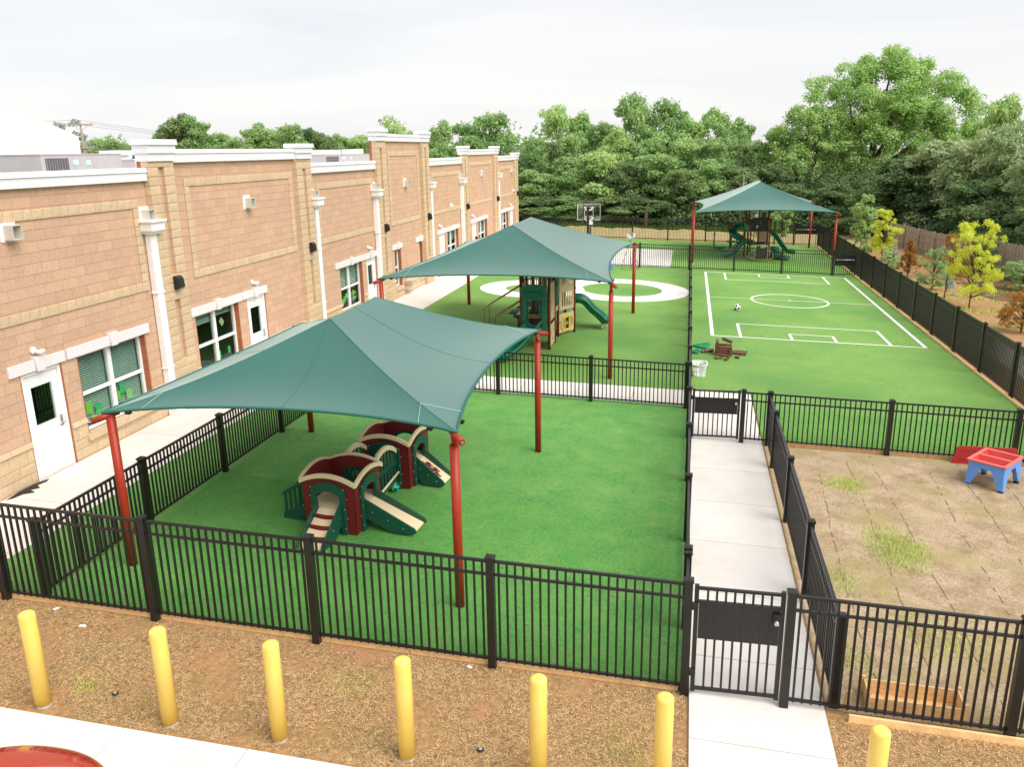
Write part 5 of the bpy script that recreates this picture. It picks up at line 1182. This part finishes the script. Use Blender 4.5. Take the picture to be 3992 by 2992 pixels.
def trunk_mesh(name, L0, H, rt, rng, nlimb=9):
    mb = MB(); top = H*.72; pts = [(0, 0, -.05)]; x = y = 0
    for i in range(1, 6): x += rng.normal()*.03; y += rng.normal()*.03; pts.append((x, y, top*i/5))
    mb.tube(pts, [rt*(1-.13*i) for i in range(6)], 8)
    for (a, b, c, r) in L0[:nlimb]:
        z0 = min(c*.6, top*.8)*rng.uniform(.7, 1); f = z0/top; i = min(4, int(f*5)); s = Vector(pts[i]).lerp(Vector(pts[i+1]), f*5-i)
        m_ = s.lerp(Vector((a, b, c)), .5)+Vector((rng.normal()*.05, rng.normal()*.05, .04)); mb.tube([s, m_, (a, b, c)], [rt*.42, rt*.26, rt*.08], 5)
    return mb.mesh(name, M_bark)
rng = np.random.default_rng(11)
PROTO = {}
def proto(key, m, nl, n, sz, shape='round', sub=7, rt=.06, rl=(.30, .46), var=2, H=2.6, zb=.35):
    lst = []
    for _ in range(var):
        C, Nn, tn, L0 = crown_pts(rng, nl, n, shape, H, zb, sub, rl=rl); v, f, t_ = leaf_cards(C, Nn, sz, rng, tn)
        lst.append((cards_mesh('crown', v, f, t_, m), trunk_mesh('trunk', L0, H, rt, rng)))
    PROTO[key] = lst
proto('A', M_leafA, 26, 14000, .085, var=3); proto('B', M_leafB, 24, 13000, .088, var=2); proto('C', M_leafC, 26, 14000, .085, var=2, zb=.1)
proto('D', mat_leaf('leaf_olive_grey', (.23, .36, .16), (.56, .64, .34), .45), 26, 14000, .085, var=2, zb=.1)
proto('F', M_leafB, 20, 5000, .10, var=1); proto('S', M_leafBl, 14, 1500, .09, var=1, rl=(.2, .3)); proto('K', M_leafC, 30, 6500, .085, 'cone', 5, var=1, zb=.1)
cnt = {}
def tree(x, y, top, hw, kind, label, cat='tree', grp=None, name='tree'):
    i = cnt.get(kind, 0); cnt[kind] = i+1; cr, tk = PROTO[kind][i % len(PROTO[kind])]
    z0 = g(x); H = top-z0; t = thing(name, label, cat, (x, y, z0), random.random()*6.28, grp)
    sx_ = hw*1.36*random.uniform(.95, 1.1); s = (sx_, sx_, H/2.66)
    a = link('trunk', tk, t); a.scale = s; b = link('crown', cr, t); b.scale = s; return t
TREES = [(-25.1, 84, 9.0, 1.5, 'A'), (-23.1, 86, 9.2, 1.7, 'A'), (-19.8, 85, 10.1, 2.3, 'A'), (-20.4, 80, 7.4, 1.8, 'A'), (-22.6, 78, 7.0, 1.8, 'A'), (-14.8, 80, 7.3, 2.0, 'A'), (-13.2, 84, 10.4, 1.9, 'B'), (-10.9, 86, 10.0, 2.1, 'B'), (-10.8, 78, 7.6, 1.8, 'A'), (-8.4, 82, 8.8, 1.7, 'A'), (-5.4, 84, 11.2, 2.2, 'A'), (-2.6, 85, 10.7, 2.1, 'A'), (-6.8, 78, 8.3, 1.7, 'B'), (-3.4, 77, 7.4, 1.8, 'A'), (-0.3, 83, 9.1, 1.9, 'B'), (2.4, 84, 9.7, 2.3, 'A'), (4.9, 86, 8.6, 1.5, 'A'), (-0.6, 76, 7.0, 2.0, 'B'), (1.7, 76, 7.0, 1.7, 'A'), (5.4, 79, 6.9, 1.7, 'A'), (-12.9, 72, 4.5, 2.0, 'A'), (-10.5, 73, 5.6, 1.9, 'A'), (-7.9, 73, 6.0, 2.2, 'B'), (-5.2, 72, 5.4, 1.9, 'C'), (-2.8, 73, 5.9, 2.1, 'A'), (-0.5, 71, 4.8, 1.7, 'C'), (1.5, 72, 5.1, 1.8, 'A'), (3.8, 72, 4.7, 1.8, 'C'), (6.1, 74, 5.0, 1.7, 'C'), (7.8, 73, 3.2, 1.8, 'C'), (-13.2, 69, 2.4, 1.8, 'C'), (-10.3, 69, 2.5, 1.7, 'A'), (-6.3, 69, 2.5, 1.9, 'C'), (-3.3, 69, 2.3, 1.8, 'C'), (9.2, 72, 2.1, 2.0, 'C'), (11.2, 72, 3.2, 1.9, 'C'), (13.4, 66, 3.9, 1.7, 'C'), (13.7, 60, 5.7, 2.0, 'C'), (15.3, 58, 6.5, 2.0, 'D'), (16.8, 56, 6.9, 1.9, 'D'), (18.1, 54, 7.3, 1.8, 'D'), (23.5, 74, 9.7, 1.8, 'B'), (15.1, 58, 4.0, 1.6, 'C'), (16.0, 53, 4.4, 1.7, 'C'), (17.1, 50, 4.8, 1.7, 'C'), (12.3, 64, 2.2, 1.2, 'C'), (16.8, 46, 5.7, 1.6, 'D'), (16.2, 50, 2.7, 1.4, 'C'), (16.9, 47, 3.0, 1.3, 'C'), (17.1, 44, 6.4, 1.7, 'C'), (-80.9, 105, 8.8, 2.6, 'A'), (-77.4, 105, 8.4, 2.9, 'A'), (-74.9, 105, 7.9, 2.6, 'A'), (-72.8, 108, 9.3, 2.0, 'A'), (-67.7, 105, 11.5, 2.6, 'C'), (-65.0, 105, 11.0, 2.5, 'A'), (-63.9, 108, 9.4, 2.2, 'A'), (-60.4, 106, 8.5, 2.0, 'A'), (-56.5, 104, 9.9, 2.4, 'A'), (-54.6, 106, 9.6, 2.5, 'B'), (-51.2, 104, 10.2, 2.2, 'A'), (-50.5, 108, 10.1, 1.6, 'C'), (-45.6, 102, 8.6, 2.0, 'C'), (-44.3, 104, 8.6, 2.1, 'A'), (-42.6, 106, 8.5, 2.3, 'B'), (-38.8, 102, 8.0, 2.1, 'A'), (-32.7, 92, 10.1, 2.2, 'F'), (-33.0, 100, 8.4, 2.1, 'A'), (-30.9, 98, 7.8, 2.1, 'A')]
side = lambda x: 'above the school parapets' if x < -15 else 'behind the basketball hoop' if x < -3 else 'left of the far canopy' if x < 3 else 'behind the far canopy' if x < 8 else 'below the tallest tree'
kd = {'A': 'mid green', 'B': 'bright green', 'C': 'dark green', 'D': 'olive green', 'F': 'white flowering'}
bins = {}
def adj(v, names): return names[min(len(names)-1, v)]
for (x, y, top, hw, k) in TREES:
    if x > 12 and y < 62: x, y, top, hw = x*1.1, y*1.1, 6.27+(top-6.27)*1.1, hw*1.1
    if x < -30 and y > 90: zone = 'on the skyline beyond the school roof'; grp = 'trees on the skyline beyond the school roof'
    elif x > 12: zone = 'beyond the wooden fence at the right'; grp = 'trees beyond the wooden fence'
    else: zone = 'in the woods '+side(x); grp = 'trees of the woods behind the far fence'
    bins.setdefault((zone, k), []).append((x, y, top, hw, k, zone, grp))
for (zone, k), lst in bins.items():
    lst.sort(key=lambda q: q[0]); n = len(lst)
    W_ = ['first', 'second', 'third', 'fourth', 'fifth', 'sixth', 'seventh', 'eighth', 'ninth', 'tenth', 'eleventh', 'twelfth', 'thirteenth', 'fourteenth', 'fifteenth', 'sixteenth', 'seventeenth', 'eighteenth', 'nineteenth', 'twentieth']
    for i, (x, y, top, hw, k, zone, grp) in enumerate(lst):
        ht = 'tall ' if top > 8 else 'low ' if top < 4 else ''
        lb = f'{ht}{kd[k]} tree' + (' ' if n == 1 else f', {W_[i]} such from left, ') + zone
        tree(x, y, top, hw, k, lb, grp=grp)
# white blossoms on the flowering tree
fl = [o for o in bpy.data.objects if o.get('label', '').startswith('tall white flowering')]
if fl:
    C, Nn, tn, _ = crown_pts(np.random.default_rng(3), 20, 500, H=2.6); C[:, 2] += .05
    v, f, t_ = leaf_cards(C*1.04, Nn, .10, rng, tn); o = link('blossoms', cards_mesh('blossoms', v, f, t_, mat('white_blossom', (.8, .8, .74), .8)), fl[0]); o.scale = (2.9, 2.9, 3.5)
tree(-81.0, 100, 11.6, 2.8, 'S', 'sparse grey tree with thin crown beside the near utility pole'); tree(-77.6, 98, 9.6, 2.0, 'S', 'lower sparse grey tree just right of the near utility pole')
tree(-11.7, 75, 7.9, 1.5, 'K', 'dark cone shaped cedar standing among the woods left of centre'); tree(4.5, 75.5, 7.4, 1.3, 'K', 'dark cone shaped cedar in the woods above the far canopy')
# the tallest tree: a wide crown of several big boughs
def big_tree(label, x, y, lobes, n, sz, m, trunk_r, seed, forks):
    rg = np.random.default_rng(seed); S = []
    for (lx, ly, lz, lr) in lobes:
        for _ in range(16):
            v = rg.normal(size=3); v[2] = abs(v[2])*.8-.25; v /= np.linalg.norm(v); r1 = lr*rg.uniform(.2, .5); c1 = np.array((lx, ly, lz))+v*lr*.78
            for _ in range(4):
                u = rg.normal(size=3); u[2] += .3; u /= np.linalg.norm(u); S.append((*(c1+u*r1*.7), r1*rg.uniform(.35, .6)))
    S = np.array(S); w_ = S[:, 3]**2; idx = rg.choice(len(S), n, p=w_/w_.sum()); v = rg.normal(size=(n, 3)); v[:, 2] += .25; v /= np.linalg.norm(v, axis=1, keepdims=True)
    C = S[idx, :3]+v*(S[idx, 3]*rg.normal(1.0, .22, n))[:, None]*np.array([1.15, 1.15, .75])+rg.normal(size=(n, 3))*.10; Nn = v*.8+rg.normal(size=(n, 3))*.5+np.array([0, 0, .5])
    lt = rg.uniform(0, 1, len(S)); tn = np.clip(.55*lt[idx]+.45*rg.uniform(0, 1, n), 0, 1)
    t = thing('tree', label, 'tree', (x, y, g(x))); vv, ff, t_ = leaf_cards(C, Nn, sz, rg, tn); link('crown', cards_mesh('crown', vv, ff, t_, m), t)
    mb = MB()
    for (fx, fy, fz) in forks: mb.tube([(0, 0, -.3), (fx*.15, fy*.15, fz*.35), (fx*.6, fy*.6, fz*.7), (fx, fy, fz)], [trunk_r, trunk_r*.75, trunk_r*.45, trunk_r*.12], 9)
    for (lx, ly, lz, lr) in lobes: mb.tube([(lx*.3, ly*.3, lz*.55), (lx*.75, ly*.75, lz*.8), (lx, ly, lz)], [trunk_r*.4, trunk_r*.22, trunk_r*.06], 6)
    mb.build('trunk', M_bark, t); return t
big_tree('tallest broad crowned tree with bright green leaves at the right of the woods', 15.0, 80,
         [(.2, 0, 12.6, 2.0), (-2.0, .5, 11.6, 1.9), (2.6, -.5, 12.2, 2.0), (4.8, 0, 11.0, 2.0), (6.6, .5, 9.6, 2.0), (-4.3, 0, 10.6, 1.9), (-1.2, -1.5, 9.4, 2.2), (1.8, -2, 9.6, 2.2), (4.6, -1.5, 8.4, 2.2), (-3.6, -1, 8.2, 2.0), (7.6, 0, 7.6, 1.9), (.4, -2, 7.2, 2.0), (3.0, -2, 6.4, 2.0), (5.8, -1.5, 5.8, 1.9), (-2.4, -1.5, 6.2, 1.8), (8.4, 0, 5.8, 1.7), (1.4, 0, 13.3, 1.5), (-.6, 0, 12.9, 1.2), (3.4, 0, 12.6, 1.3), (0, -1, 4.6, 1.9), (3.6, -1, 4.0, 1.9), (-2.6, -1, 4.2, 1.7), (6.6, -1, 3.8, 1.7), (9.2, 0, 4.2, 1.6), (2.0, 1, 8.5, 2.3), (-1.0, 1, 7.5, 2.0), (4.5, 1, 7.0, 2.2)], 95000, .21, mat_leaf('leaf_oak_green', (.27, .48, .13), (.60, .78, .30), .45), .5, 5,
         [(-3, 0, 8), (1, 0, 11), (5, 0, 8.5)])
big_tree('wide bright green tree left of the tallest tree, its trunk showing below', 9.6, 78,
         [(0, 0, 8.4, 1.7), (-1.6, 0, 6.9, 1.6), (1.8, 0, 7.8, 1.6), (-2.6, 0, 5.6, 1.4), (.6, -1, 6.2, 1.7), (2.6, -.6, 5.8, 1.6), (-.9, -1.2, 4.9, 1.4), (3.6, 0, 4.3, 1.3)], 34000, .20, mat_leaf('leaf_elm_green', (.28, .48, .13), (.60, .76, .30), .45), .32, 6, [(-1, 0, 6), (1.2, 0, 7)])
# dead bare branches
bb_ = MB(); rb = random.Random(4)
for i in range(16): a = rb.uniform(-1.2, 1.2); bb_.tube([(0, 0, 1.0+.1*i), (.5*math.sin(a), 0, 1.5+.13*i), (rb.uniform(.8, 1.3)*math.sin(a), .2, 1.9+.15*i+rb.uniform(-.3, .3))], [.05, .03, .01], 5)
bb_.tube([(0, 0, -.2), (.05, 0, 2), (0, 0, 4.2)], [.10, .07, .02], 6); o = bb_.build('dead_tree', mat('bleached_bark', (.36, .28, .22), .9)); o.location = (4.1, 69.5, g(4)); tag(o, 'small bare dead tree with bleached branches above the far canopy', 'dead tree')
for i, (x, y, h) in enumerate(((-3.3, 66.2, 2.1), (7.9, 69.5, 2.4), (10.6, 75.5, 4.0), (-8.5, 68.6, 2.2))):
    pts = [(0, 0, -.2), (.1*math.sin(i), 0, h*.35), (.25*math.sin(i*2), .1, h*.7), (.2, 0, h)]; mb = MB(); mb.tube(pts, [.17, .14, .11, .05], 9)
    o = mb.build('bare_tree', M_bark); o.location = (x, y, g(x)); tag(o, ['slim bare trunk at the edge of the woods behind the hoop pad', 'slim bare trunk at the edge of the woods right of the far canopy', 'thick grey trunk under the wide bright tree', 'slim dark trunk at the edge of the woods near the basketball hoop'][i], 'tree trunk')
# undergrowth below and behind the woods, built of leaf clumps
def thicket(name, spots, n, sz, m, seed):
    rg = np.random.default_rng(seed); S = np.array(spots); w_ = S[:, 3]*S[:, 4]; idx = rg.choice(len(S), n, p=w_/w_.sum())
    v = rg.normal(size=(n, 3)); v /= np.linalg.norm(v, axis=1, keepdims=True); v[:, 2] = np.abs(v[:, 2])
    rad = rg.uniform(.75, 1.08, n)+.10*np.sin(v[:, 0]*9+idx)*np.sin(v[:, 1]*8+idx*2)+.1*np.sin(v[:, 2]*11+idx*3)
    C = np.stack([S[idx, 0]+v[:, 0]*S[idx, 3]*rad, S[idx, 1]+v[:, 1]*S[idx, 3]*rad, S[idx, 2]+v[:, 2]*S[idx, 4]*rad], 1)
    Nn = v+rg.normal(size=(n, 3))*.6; tn = np.clip(.5*rg.uniform(0, 1, len(S))[idx]+.5*rg.uniform(0, 1, n), 0, 1)
    vv, ff, t_ = leaf_cards(C, Nn, sz, rg, tn); o = link(name, cards_mesh(name, vv, ff, t_, m), kind='stuff'); return o
rr_ = random.Random(9); M_under = mat_leaf('leaf_painted_shade', (.045, .085, .035), (.16, .24, .09))  # leaf colour darkened to paint in the shaded hollows low in the woods
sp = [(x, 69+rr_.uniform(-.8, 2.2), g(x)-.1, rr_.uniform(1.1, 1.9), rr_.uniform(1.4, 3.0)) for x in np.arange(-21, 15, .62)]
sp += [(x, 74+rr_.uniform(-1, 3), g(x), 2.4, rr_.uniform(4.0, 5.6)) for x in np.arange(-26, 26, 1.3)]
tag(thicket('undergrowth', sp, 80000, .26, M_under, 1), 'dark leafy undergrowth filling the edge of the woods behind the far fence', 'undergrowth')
xf = lambda y: 15.5-(y-50.6)*.14 if y > 50 else 17.2-(y-42)*.19
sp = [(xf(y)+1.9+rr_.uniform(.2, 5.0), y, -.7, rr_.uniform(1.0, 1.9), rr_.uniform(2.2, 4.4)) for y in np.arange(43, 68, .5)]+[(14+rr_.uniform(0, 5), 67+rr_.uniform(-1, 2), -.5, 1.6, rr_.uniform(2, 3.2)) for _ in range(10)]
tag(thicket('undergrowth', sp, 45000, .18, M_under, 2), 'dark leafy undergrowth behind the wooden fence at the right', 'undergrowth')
sp = [(x, 112+rr_.uniform(-3, 6), -1, 3.2, rr_.uniform(7.3, 9.6)) for x in np.arange(-105, -18, 1.6)]+[(x, 96+rr_.uniform(-3, 6), -1, 3, rr_.uniform(6, 7.6)) for x in np.arange(-28, 60, 1.7)]
tag(thicket('distant_woods', sp, 90000, .62, M_leafA, 3), 'distant woods closing the horizon behind the trees', 'woods')
sp = [(x, 63.5+rr_.uniform(-.8, .8), g(x)-.25, rr_.uniform(.7, 1.2), rr_.uniform(.30, .45)) for x in np.arange(-12, 12, .7)]
mound = MB()
for i in range(60):
    x = -13+.45*i
    mound.add([(x, 59.6, g(x)-.03), (x+.45, 59.6, g(x)-.03), (x+.45, 64.5, g(x)+.26+.05*math.sin((i+1)*.7)+.04*math.sin((i+1)*2.3)), (x, 64.5, g(x)+.26+.05*math.sin(i*.7)+.04*math.sin(i*2.3)), (x+.45, 67.5, g(x)-.05), (x, 67.5, g(x)-.05)], [(0, 1, 2, 3), (3, 2, 4, 5)], smooth=True)
mound.build('earth_bank', mat('orange_earth', (.46, .31, .16), .95, n=.2, ns=2, n2=((.36, .38, .14), 1.4, .44, .62), bump=.5, bs=6), kind='structure')

mb = MB()
for i in range(14):
    ya, yb = 39.5+2*i, 41.5+2*i; xa = lambda q: (11.0 if q > 43.6 else 13.4)+.5*math.sin(q*.9)+.35*math.sin(q*2.1)
    mb.add([(xa(ya), ya, g(13)+.012), (30, ya, g(25)+.012), (30, yb, g(25)+.012), (xa(yb), yb, g(13)+.012)], [(0, 1, 2, 3)])
mb.build('leaf_mulch', mat('dark_leaf_mulch', (.15, .095, .055), .95, .1, n=.35, ns=9, n2=((.24, .16, .09), 1.2, .5, .7), bump=.8, bs=18), kind='structure')
# saplings and shrubs outside the right fence
def shrub(name, label, cat, x, y, h, w_, m, n, sz, shape, seed, nl=16, trunk=True, rl=(.28, .42), zb=.05, grp=None, tr=.03):
    rg = np.random.default_rng(seed); C, Nn, tn, L0 = crown_pts(rg, nl, n, shape, 2.0, zb, 6, rl=rl)
    sc_ = np.array([w_, w_, h/2.05]); v, f, t_ = leaf_cards(C*sc_, Nn, sz, rg, tn)
    t = thing(name, label, cat, (x, y, g(x)), 0, grp); link('foliage', cards_mesh('foliage', v, f, t_, m), t)
    mb = MB(); mb.tube([(0, 0, -.05), (.02, 0, h*.4), (0, .03, h*.8)], [tr, tr*.7, tr*.2], 7)
    for (a, b, c, r) in L0: s = min(.75, c/2.05*.7); mb.tube([(0, 0, h*s*.8), (a*w_*.6, b*w_*.6, (h*s*.8+c*h/2.05)/2+.03), (a*w_, b*w_, c*h/2.05)], [tr*.4, tr*.28, tr*.1], 4)
    mb.build('stem', M_bark, t); return t
shrub('sapling', 'tall yellow leaved sapling close to the right hand fence', 'young tree', 11.53, 37.1, 3.85, 1.45, M_leafY, 15000, .062, 'oval', 21, 75, rl=(.07, .17), zb=.25, grp='young trees outside the right hand fence')
shrub('sapling', 'smaller yellow green sapling further along the right hand fence', 'young tree', 11.2, 52.3, 3.1, 1.3, M_leafY, 7000, .085, 'round', 22, 50, rl=(.08, .18), zb=.25, grp='young trees outside the right hand fence')
shrub('sapling', 'bushy light green young tree beyond the corner of the right hand fence', 'young tree', 11.2, 58.8, 3.6, 1.15, M_leafB, 4500, .13, 'round', 23, 45, rl=(.12, .26), grp='young trees outside the right hand fence')
shrub('sapling', 'light green sapling behind the far corner gate', 'young tree', 6.6, 63.2, 3.1, 1.0, M_leafB, 2600, .15, 'round', 24, 20, rl=(.2, .3), grp='young trees outside the right hand fence')
shrub('shrub', 'rust coloured upright cedar shrub beyond the right hand fence', 'shrub', 11.16, 45.9, 2.1, .55, M_leafO, 4200, .07, 'cone', 25, 60, grp='conifer shrubs outside the right hand fence')
shrub('shrub', 'wide rust brown bush in the middle of the bare ground', 'shrub', 13.3, 45.8, 2.5, 1.05, M_leafO, 7000, .07, 'oval', 26, 50, rl=(.10, .22), grp='conifer shrubs outside the right hand fence')
shrub('shrub', 'dark green spreading juniper beyond the right hand fence', 'shrub', 11.28, 41.8, 2.1, .95, M_leafA, 5500, .07, 'oval', 27, 45, rl=(.09, .20), grp='conifer shrubs outside the right hand fence')
shrub('shrub', 'pale blue grey conifer shrub left of the yellow sapling', 'shrub', 11.16, 39.3, 1.4, .55, M_leafBl, 2200, .05, 'cone', 28, 18, grp='conifer shrubs outside the right hand fence')
shrub('shrub', 'small pale blue grey conifer at the far end of the shrub row', 'shrub', 11.25, 49.8, 1.5, .5, M_leafBl, 1500, .06, 'cone', 29, 16, grp='conifer shrubs outside the right hand fence')
shrub('shrub', 'orange brown bush cut by the right edge of the photo', 'shrub', 11.9, 32.4, 2.1, 1.15, M_leafO, 9000, .05, 'oval', 30, 60, rl=(.08, .18), grp='conifer shrubs outside the right hand fence')
shrub('shrub', 'dark green weed clump at the foot of the far small sapling', 'shrub', 10.6, 54.5, 1.0, .5, M_leafA, 1200, .09, 'oval', 31, 12, grp='conifer shrubs outside the right hand fence')
shrub('shrub', 'dark green bush hiding part of the wooden fence behind the rust bush', 'shrub', 14.9, 47.0, 2.3, 1.3, M_leafC, 8000, .07, 'oval', 33, 60, rl=(.10, .22), grp='conifer shrubs outside the right hand fence')
shrub('shrub', 'low green bush before the wooden fence right of the yellow sapling', 'shrub', 15.4, 42.5, 1.5, 1.2, M_leafA, 7000, .07, 'oval', 34, 50, rl=(.10, .22), grp='conifer shrubs outside the right hand fence')
shrub('shrub', 'yellow green bush beside the fence between the two yellow saplings', 'shrub', 10.6, 47.6, 1.3, .8, M_leafB, 4500, .06, 'oval', 35, 40, rl=(.10, .22), grp='conifer shrubs outside the right hand fence')
shrub('shrub', 'grey weedy clump outside the corner beside the farthest gate', 'shrub', 4.8, 62.6, 1.8, .6, M_leafBl, 900, .09, 'oval', 32, 12, grp='conifer shrubs outside the right hand fence')

# ---------------------------------------------------------------- dead grass, weeds and turf pile
def blades(name, x0, x1, y0, y1, n, ln, wd, m, seed, flat=.85, dz=0, mask=None, keep=.5):
    rg = np.random.default_rng(seed); X = rg.uniform(x0, x1, n); Y = rg.uniform(y0, y1, n)
    if mask is not None: k = mask(X, Y, rg); X, Y = X[k], Y[k]; n = len(X)
    Z = -0.032*np.clip(X, -13, 25)+dz; a = rg.uniform(0, 2*math.pi, n); el = rg.uniform(0, 1-flat, n)*math.pi/2+ (0 if flat > .5 else .6); l = ln*rg.uniform(.4, 1.3, n)
    D = np.stack([np.cos(a)*np.cos(el), np.sin(a)*np.cos(el), np.sin(el)], 1); Sd = np.stack([-np.sin(a), np.cos(a), np.zeros(n)], 1)*wd/2
    B = np.stack([X, Y, Z+.001+rg.uniform(0, .012, n)*(flat > .5)], 1)
    v = np.stack([B-Sd, B+Sd, B+D*l[:, None]], 1).reshape(-1, 3); o = link(name, cards_mesh(name, v, np.arange(n*3).reshape(n, 3), np.repeat(rg.uniform(0, 1, n), 3), m), kind='stuff'); return o
M_strawb = mat('dead_grass_blade', (.56, .38, .19), .9, .2, tone=.8)
M_weed = mat('green_weed_blade', (.46, .60, .11), .8, .2, tone=.5)
def noise_mask(th, s=1.3):
    def f(X, Y, rg):
        v = np.sin(X*s*1.7+1)*np.sin(Y*s*2.3+.5)+.6*np.sin(X*s*4.1+Y*s*3.3)+.4*np.sin(X*s*9-Y*s*7)+rg.normal(size=len(X))*.45; return v > th
    return f
tag(blades('dead_grass', -12, .18, 6.72, 8.68, 110000, .07, .0055, M_strawb, 41, mask=noise_mask(-.45)), 'dead brown grass on the strip around the yellow bollards', 'dead grass')
tag(blades('dead_grass', 1.8, 8.6, 6.72, 8.60, 42000, .07, .0055, M_strawb, 42, mask=noise_mask(-.75)), 'dead brown grass right of the walkway below the near right fence', 'dead grass')
tag(blades('straw_litter', 1.95, 8.35, 8.8, 17.7, 70000, .05, .0040, mat('pale_straw_blade', (.42, .32, .21), .9, .2, tone=.6), 43, dz=.006, mask=noise_mask(-.4)), 'pale straw litter over the soil yard', 'straw')
sd_ = MB(); rs = random.Random(5)
for sx_ in (2.9, 3.6, 4.3, 5.0, 5.7, 6.4, 7.1, 7.8, 8.5):      # seams of the laid straw blanket
    y = 9.2; x = sx_-.45
    while y < 17.6: 
        x2 = x+rs.uniform(-.012, .022); y2 = y+.11
        if rs.random() < .55: sd_.bar((x, y, g(x)+.010), (x2, y2, g(x2)+.010), .011*rs.uniform(.3, 1.6), .008)
        x, y = x2, y2
sd_.build('blanket_seam', mat('seam_dark_soil', (.26, .18, .11), .95), kind='stuff')['label'] = 'dark seams between the strips of straw blanket in the soil yard'  # seam lines have their own darker soil brown
bpy.data.objects['blanket_seam']['category'] = 'seam'
def patch(cx, cy, rx, ry, n, seed, ln=.07, label=''):
    m = lambda X, Y, rg: ((X-cx)/rx)**2+((Y-cy)/ry)**2 < rg.uniform(.0, 1.1, len(X))
    tag(blades('weed_patch', cx-rx, cx+rx, cy-ry, cy+ry, n, ln, .007, M_weed, seed, flat=.3, mask=m), label, 'weeds')
patch(3.55, 13.3, .55, .9, 8000, 51, label='bright green weeds sprouting in the middle of the soil yard'); patch(3.2, 15.9, .45, .5, 2600, 52, label='green weeds sprouting near the far fence of the soil yard')
patch(2.45, 11.9, .35, .5, 1500, 53, label='green weeds beside the walkway fence'); patch(3.5, 10.7, .75, .7, 3000, 54, label='thin green weeds in the near half of the soil yard'); patch(2.3, 9.9, .3, .5, 1400, 55, label='weeds at the near corner of the soil yard')
patch(5.0, 13.5, 3.0, 4.0, 3500, 71, .045, 'sparse weeds thinly scattered over the whole soil yard'); patch(3.0, 13.0, 1.1, 4.3, 3500, 72, .05, 'sparse weeds along the left side of the soil yard')
patch(-6.8, 7.25, .30, .18, 500, 56, .05, 'small weed tuft right of the leftmost bollard'); patch(-8.9, 7.7, .5, .6, 900, 57, .04, 'faint green growth at the left end of the dead grass'); patch(-3.75, 8.0, .4, .35, 700, 58, .04, 'faint green growth right of the third bollard'); patch(-.4, 7.7, .35, .5, 700, 59, .04, 'faint green growth beside the walkway')
tag(blades('green_growth', 10.8, 16, 33, 44, 16000, .14, .02, M_weed, 60, flat=.3, mask=noise_mask(.7, .8)), 'thin green growth on the bare ground around the saplings', 'grass')
tag(blades('woodland_grass', -12, 9, 64.5, 68, 26000, .45, .03, mat('tall_green_blade', (.07, .13, .02), .8, .2, tone=.5), 61, flat=.3, mask=noise_mask(-.6, .5)), 'tall grass along the foot of the woods', 'grass')
tag(blades('turf_fringe', -8.6, .10, 8.79, 13.5, 150000, .022, .0036, M_blade, 62, flat=.25, dz=T), 'short turf fibres on the near part of the front lawn', 'turf')
tag(blades('turf_fringe', 1.9, 8.3, 17.99, 20.5, 40000, .03, .006, M_blade, 63, flat=.25, dz=T), 'short turf fibres at the near edge of the pitch lawn', 'turf')
# dry leaves on the turf
lm_ = mat('dry_leaf', (.45, .24, .10), .9)
rs = random.Random(8); mb = MB()
for i in range(90):
    x, y = rs.uniform(-3.5, .05), rs.uniform(8.9, 16); s = rs.uniform(.008, .028); a = rs.random()*6
    mb.add([(x+s*math.cos(a+q)*r_, y+s*math.sin(a+q)*r_, g(x)+T+.022+.004*(k % 2)) for k, (q, r_) in enumerate(((0, 1.3), (1.2, .5), (2.4, .9), (3.6, .5), (4.9, 1)))], [(0, 1, 2, 3, 4)])
tag(mb.build('fallen_leaves', lm_, kind='stuff'), 'scattered dry leaves on the right part of the front lawn', 'leaves')
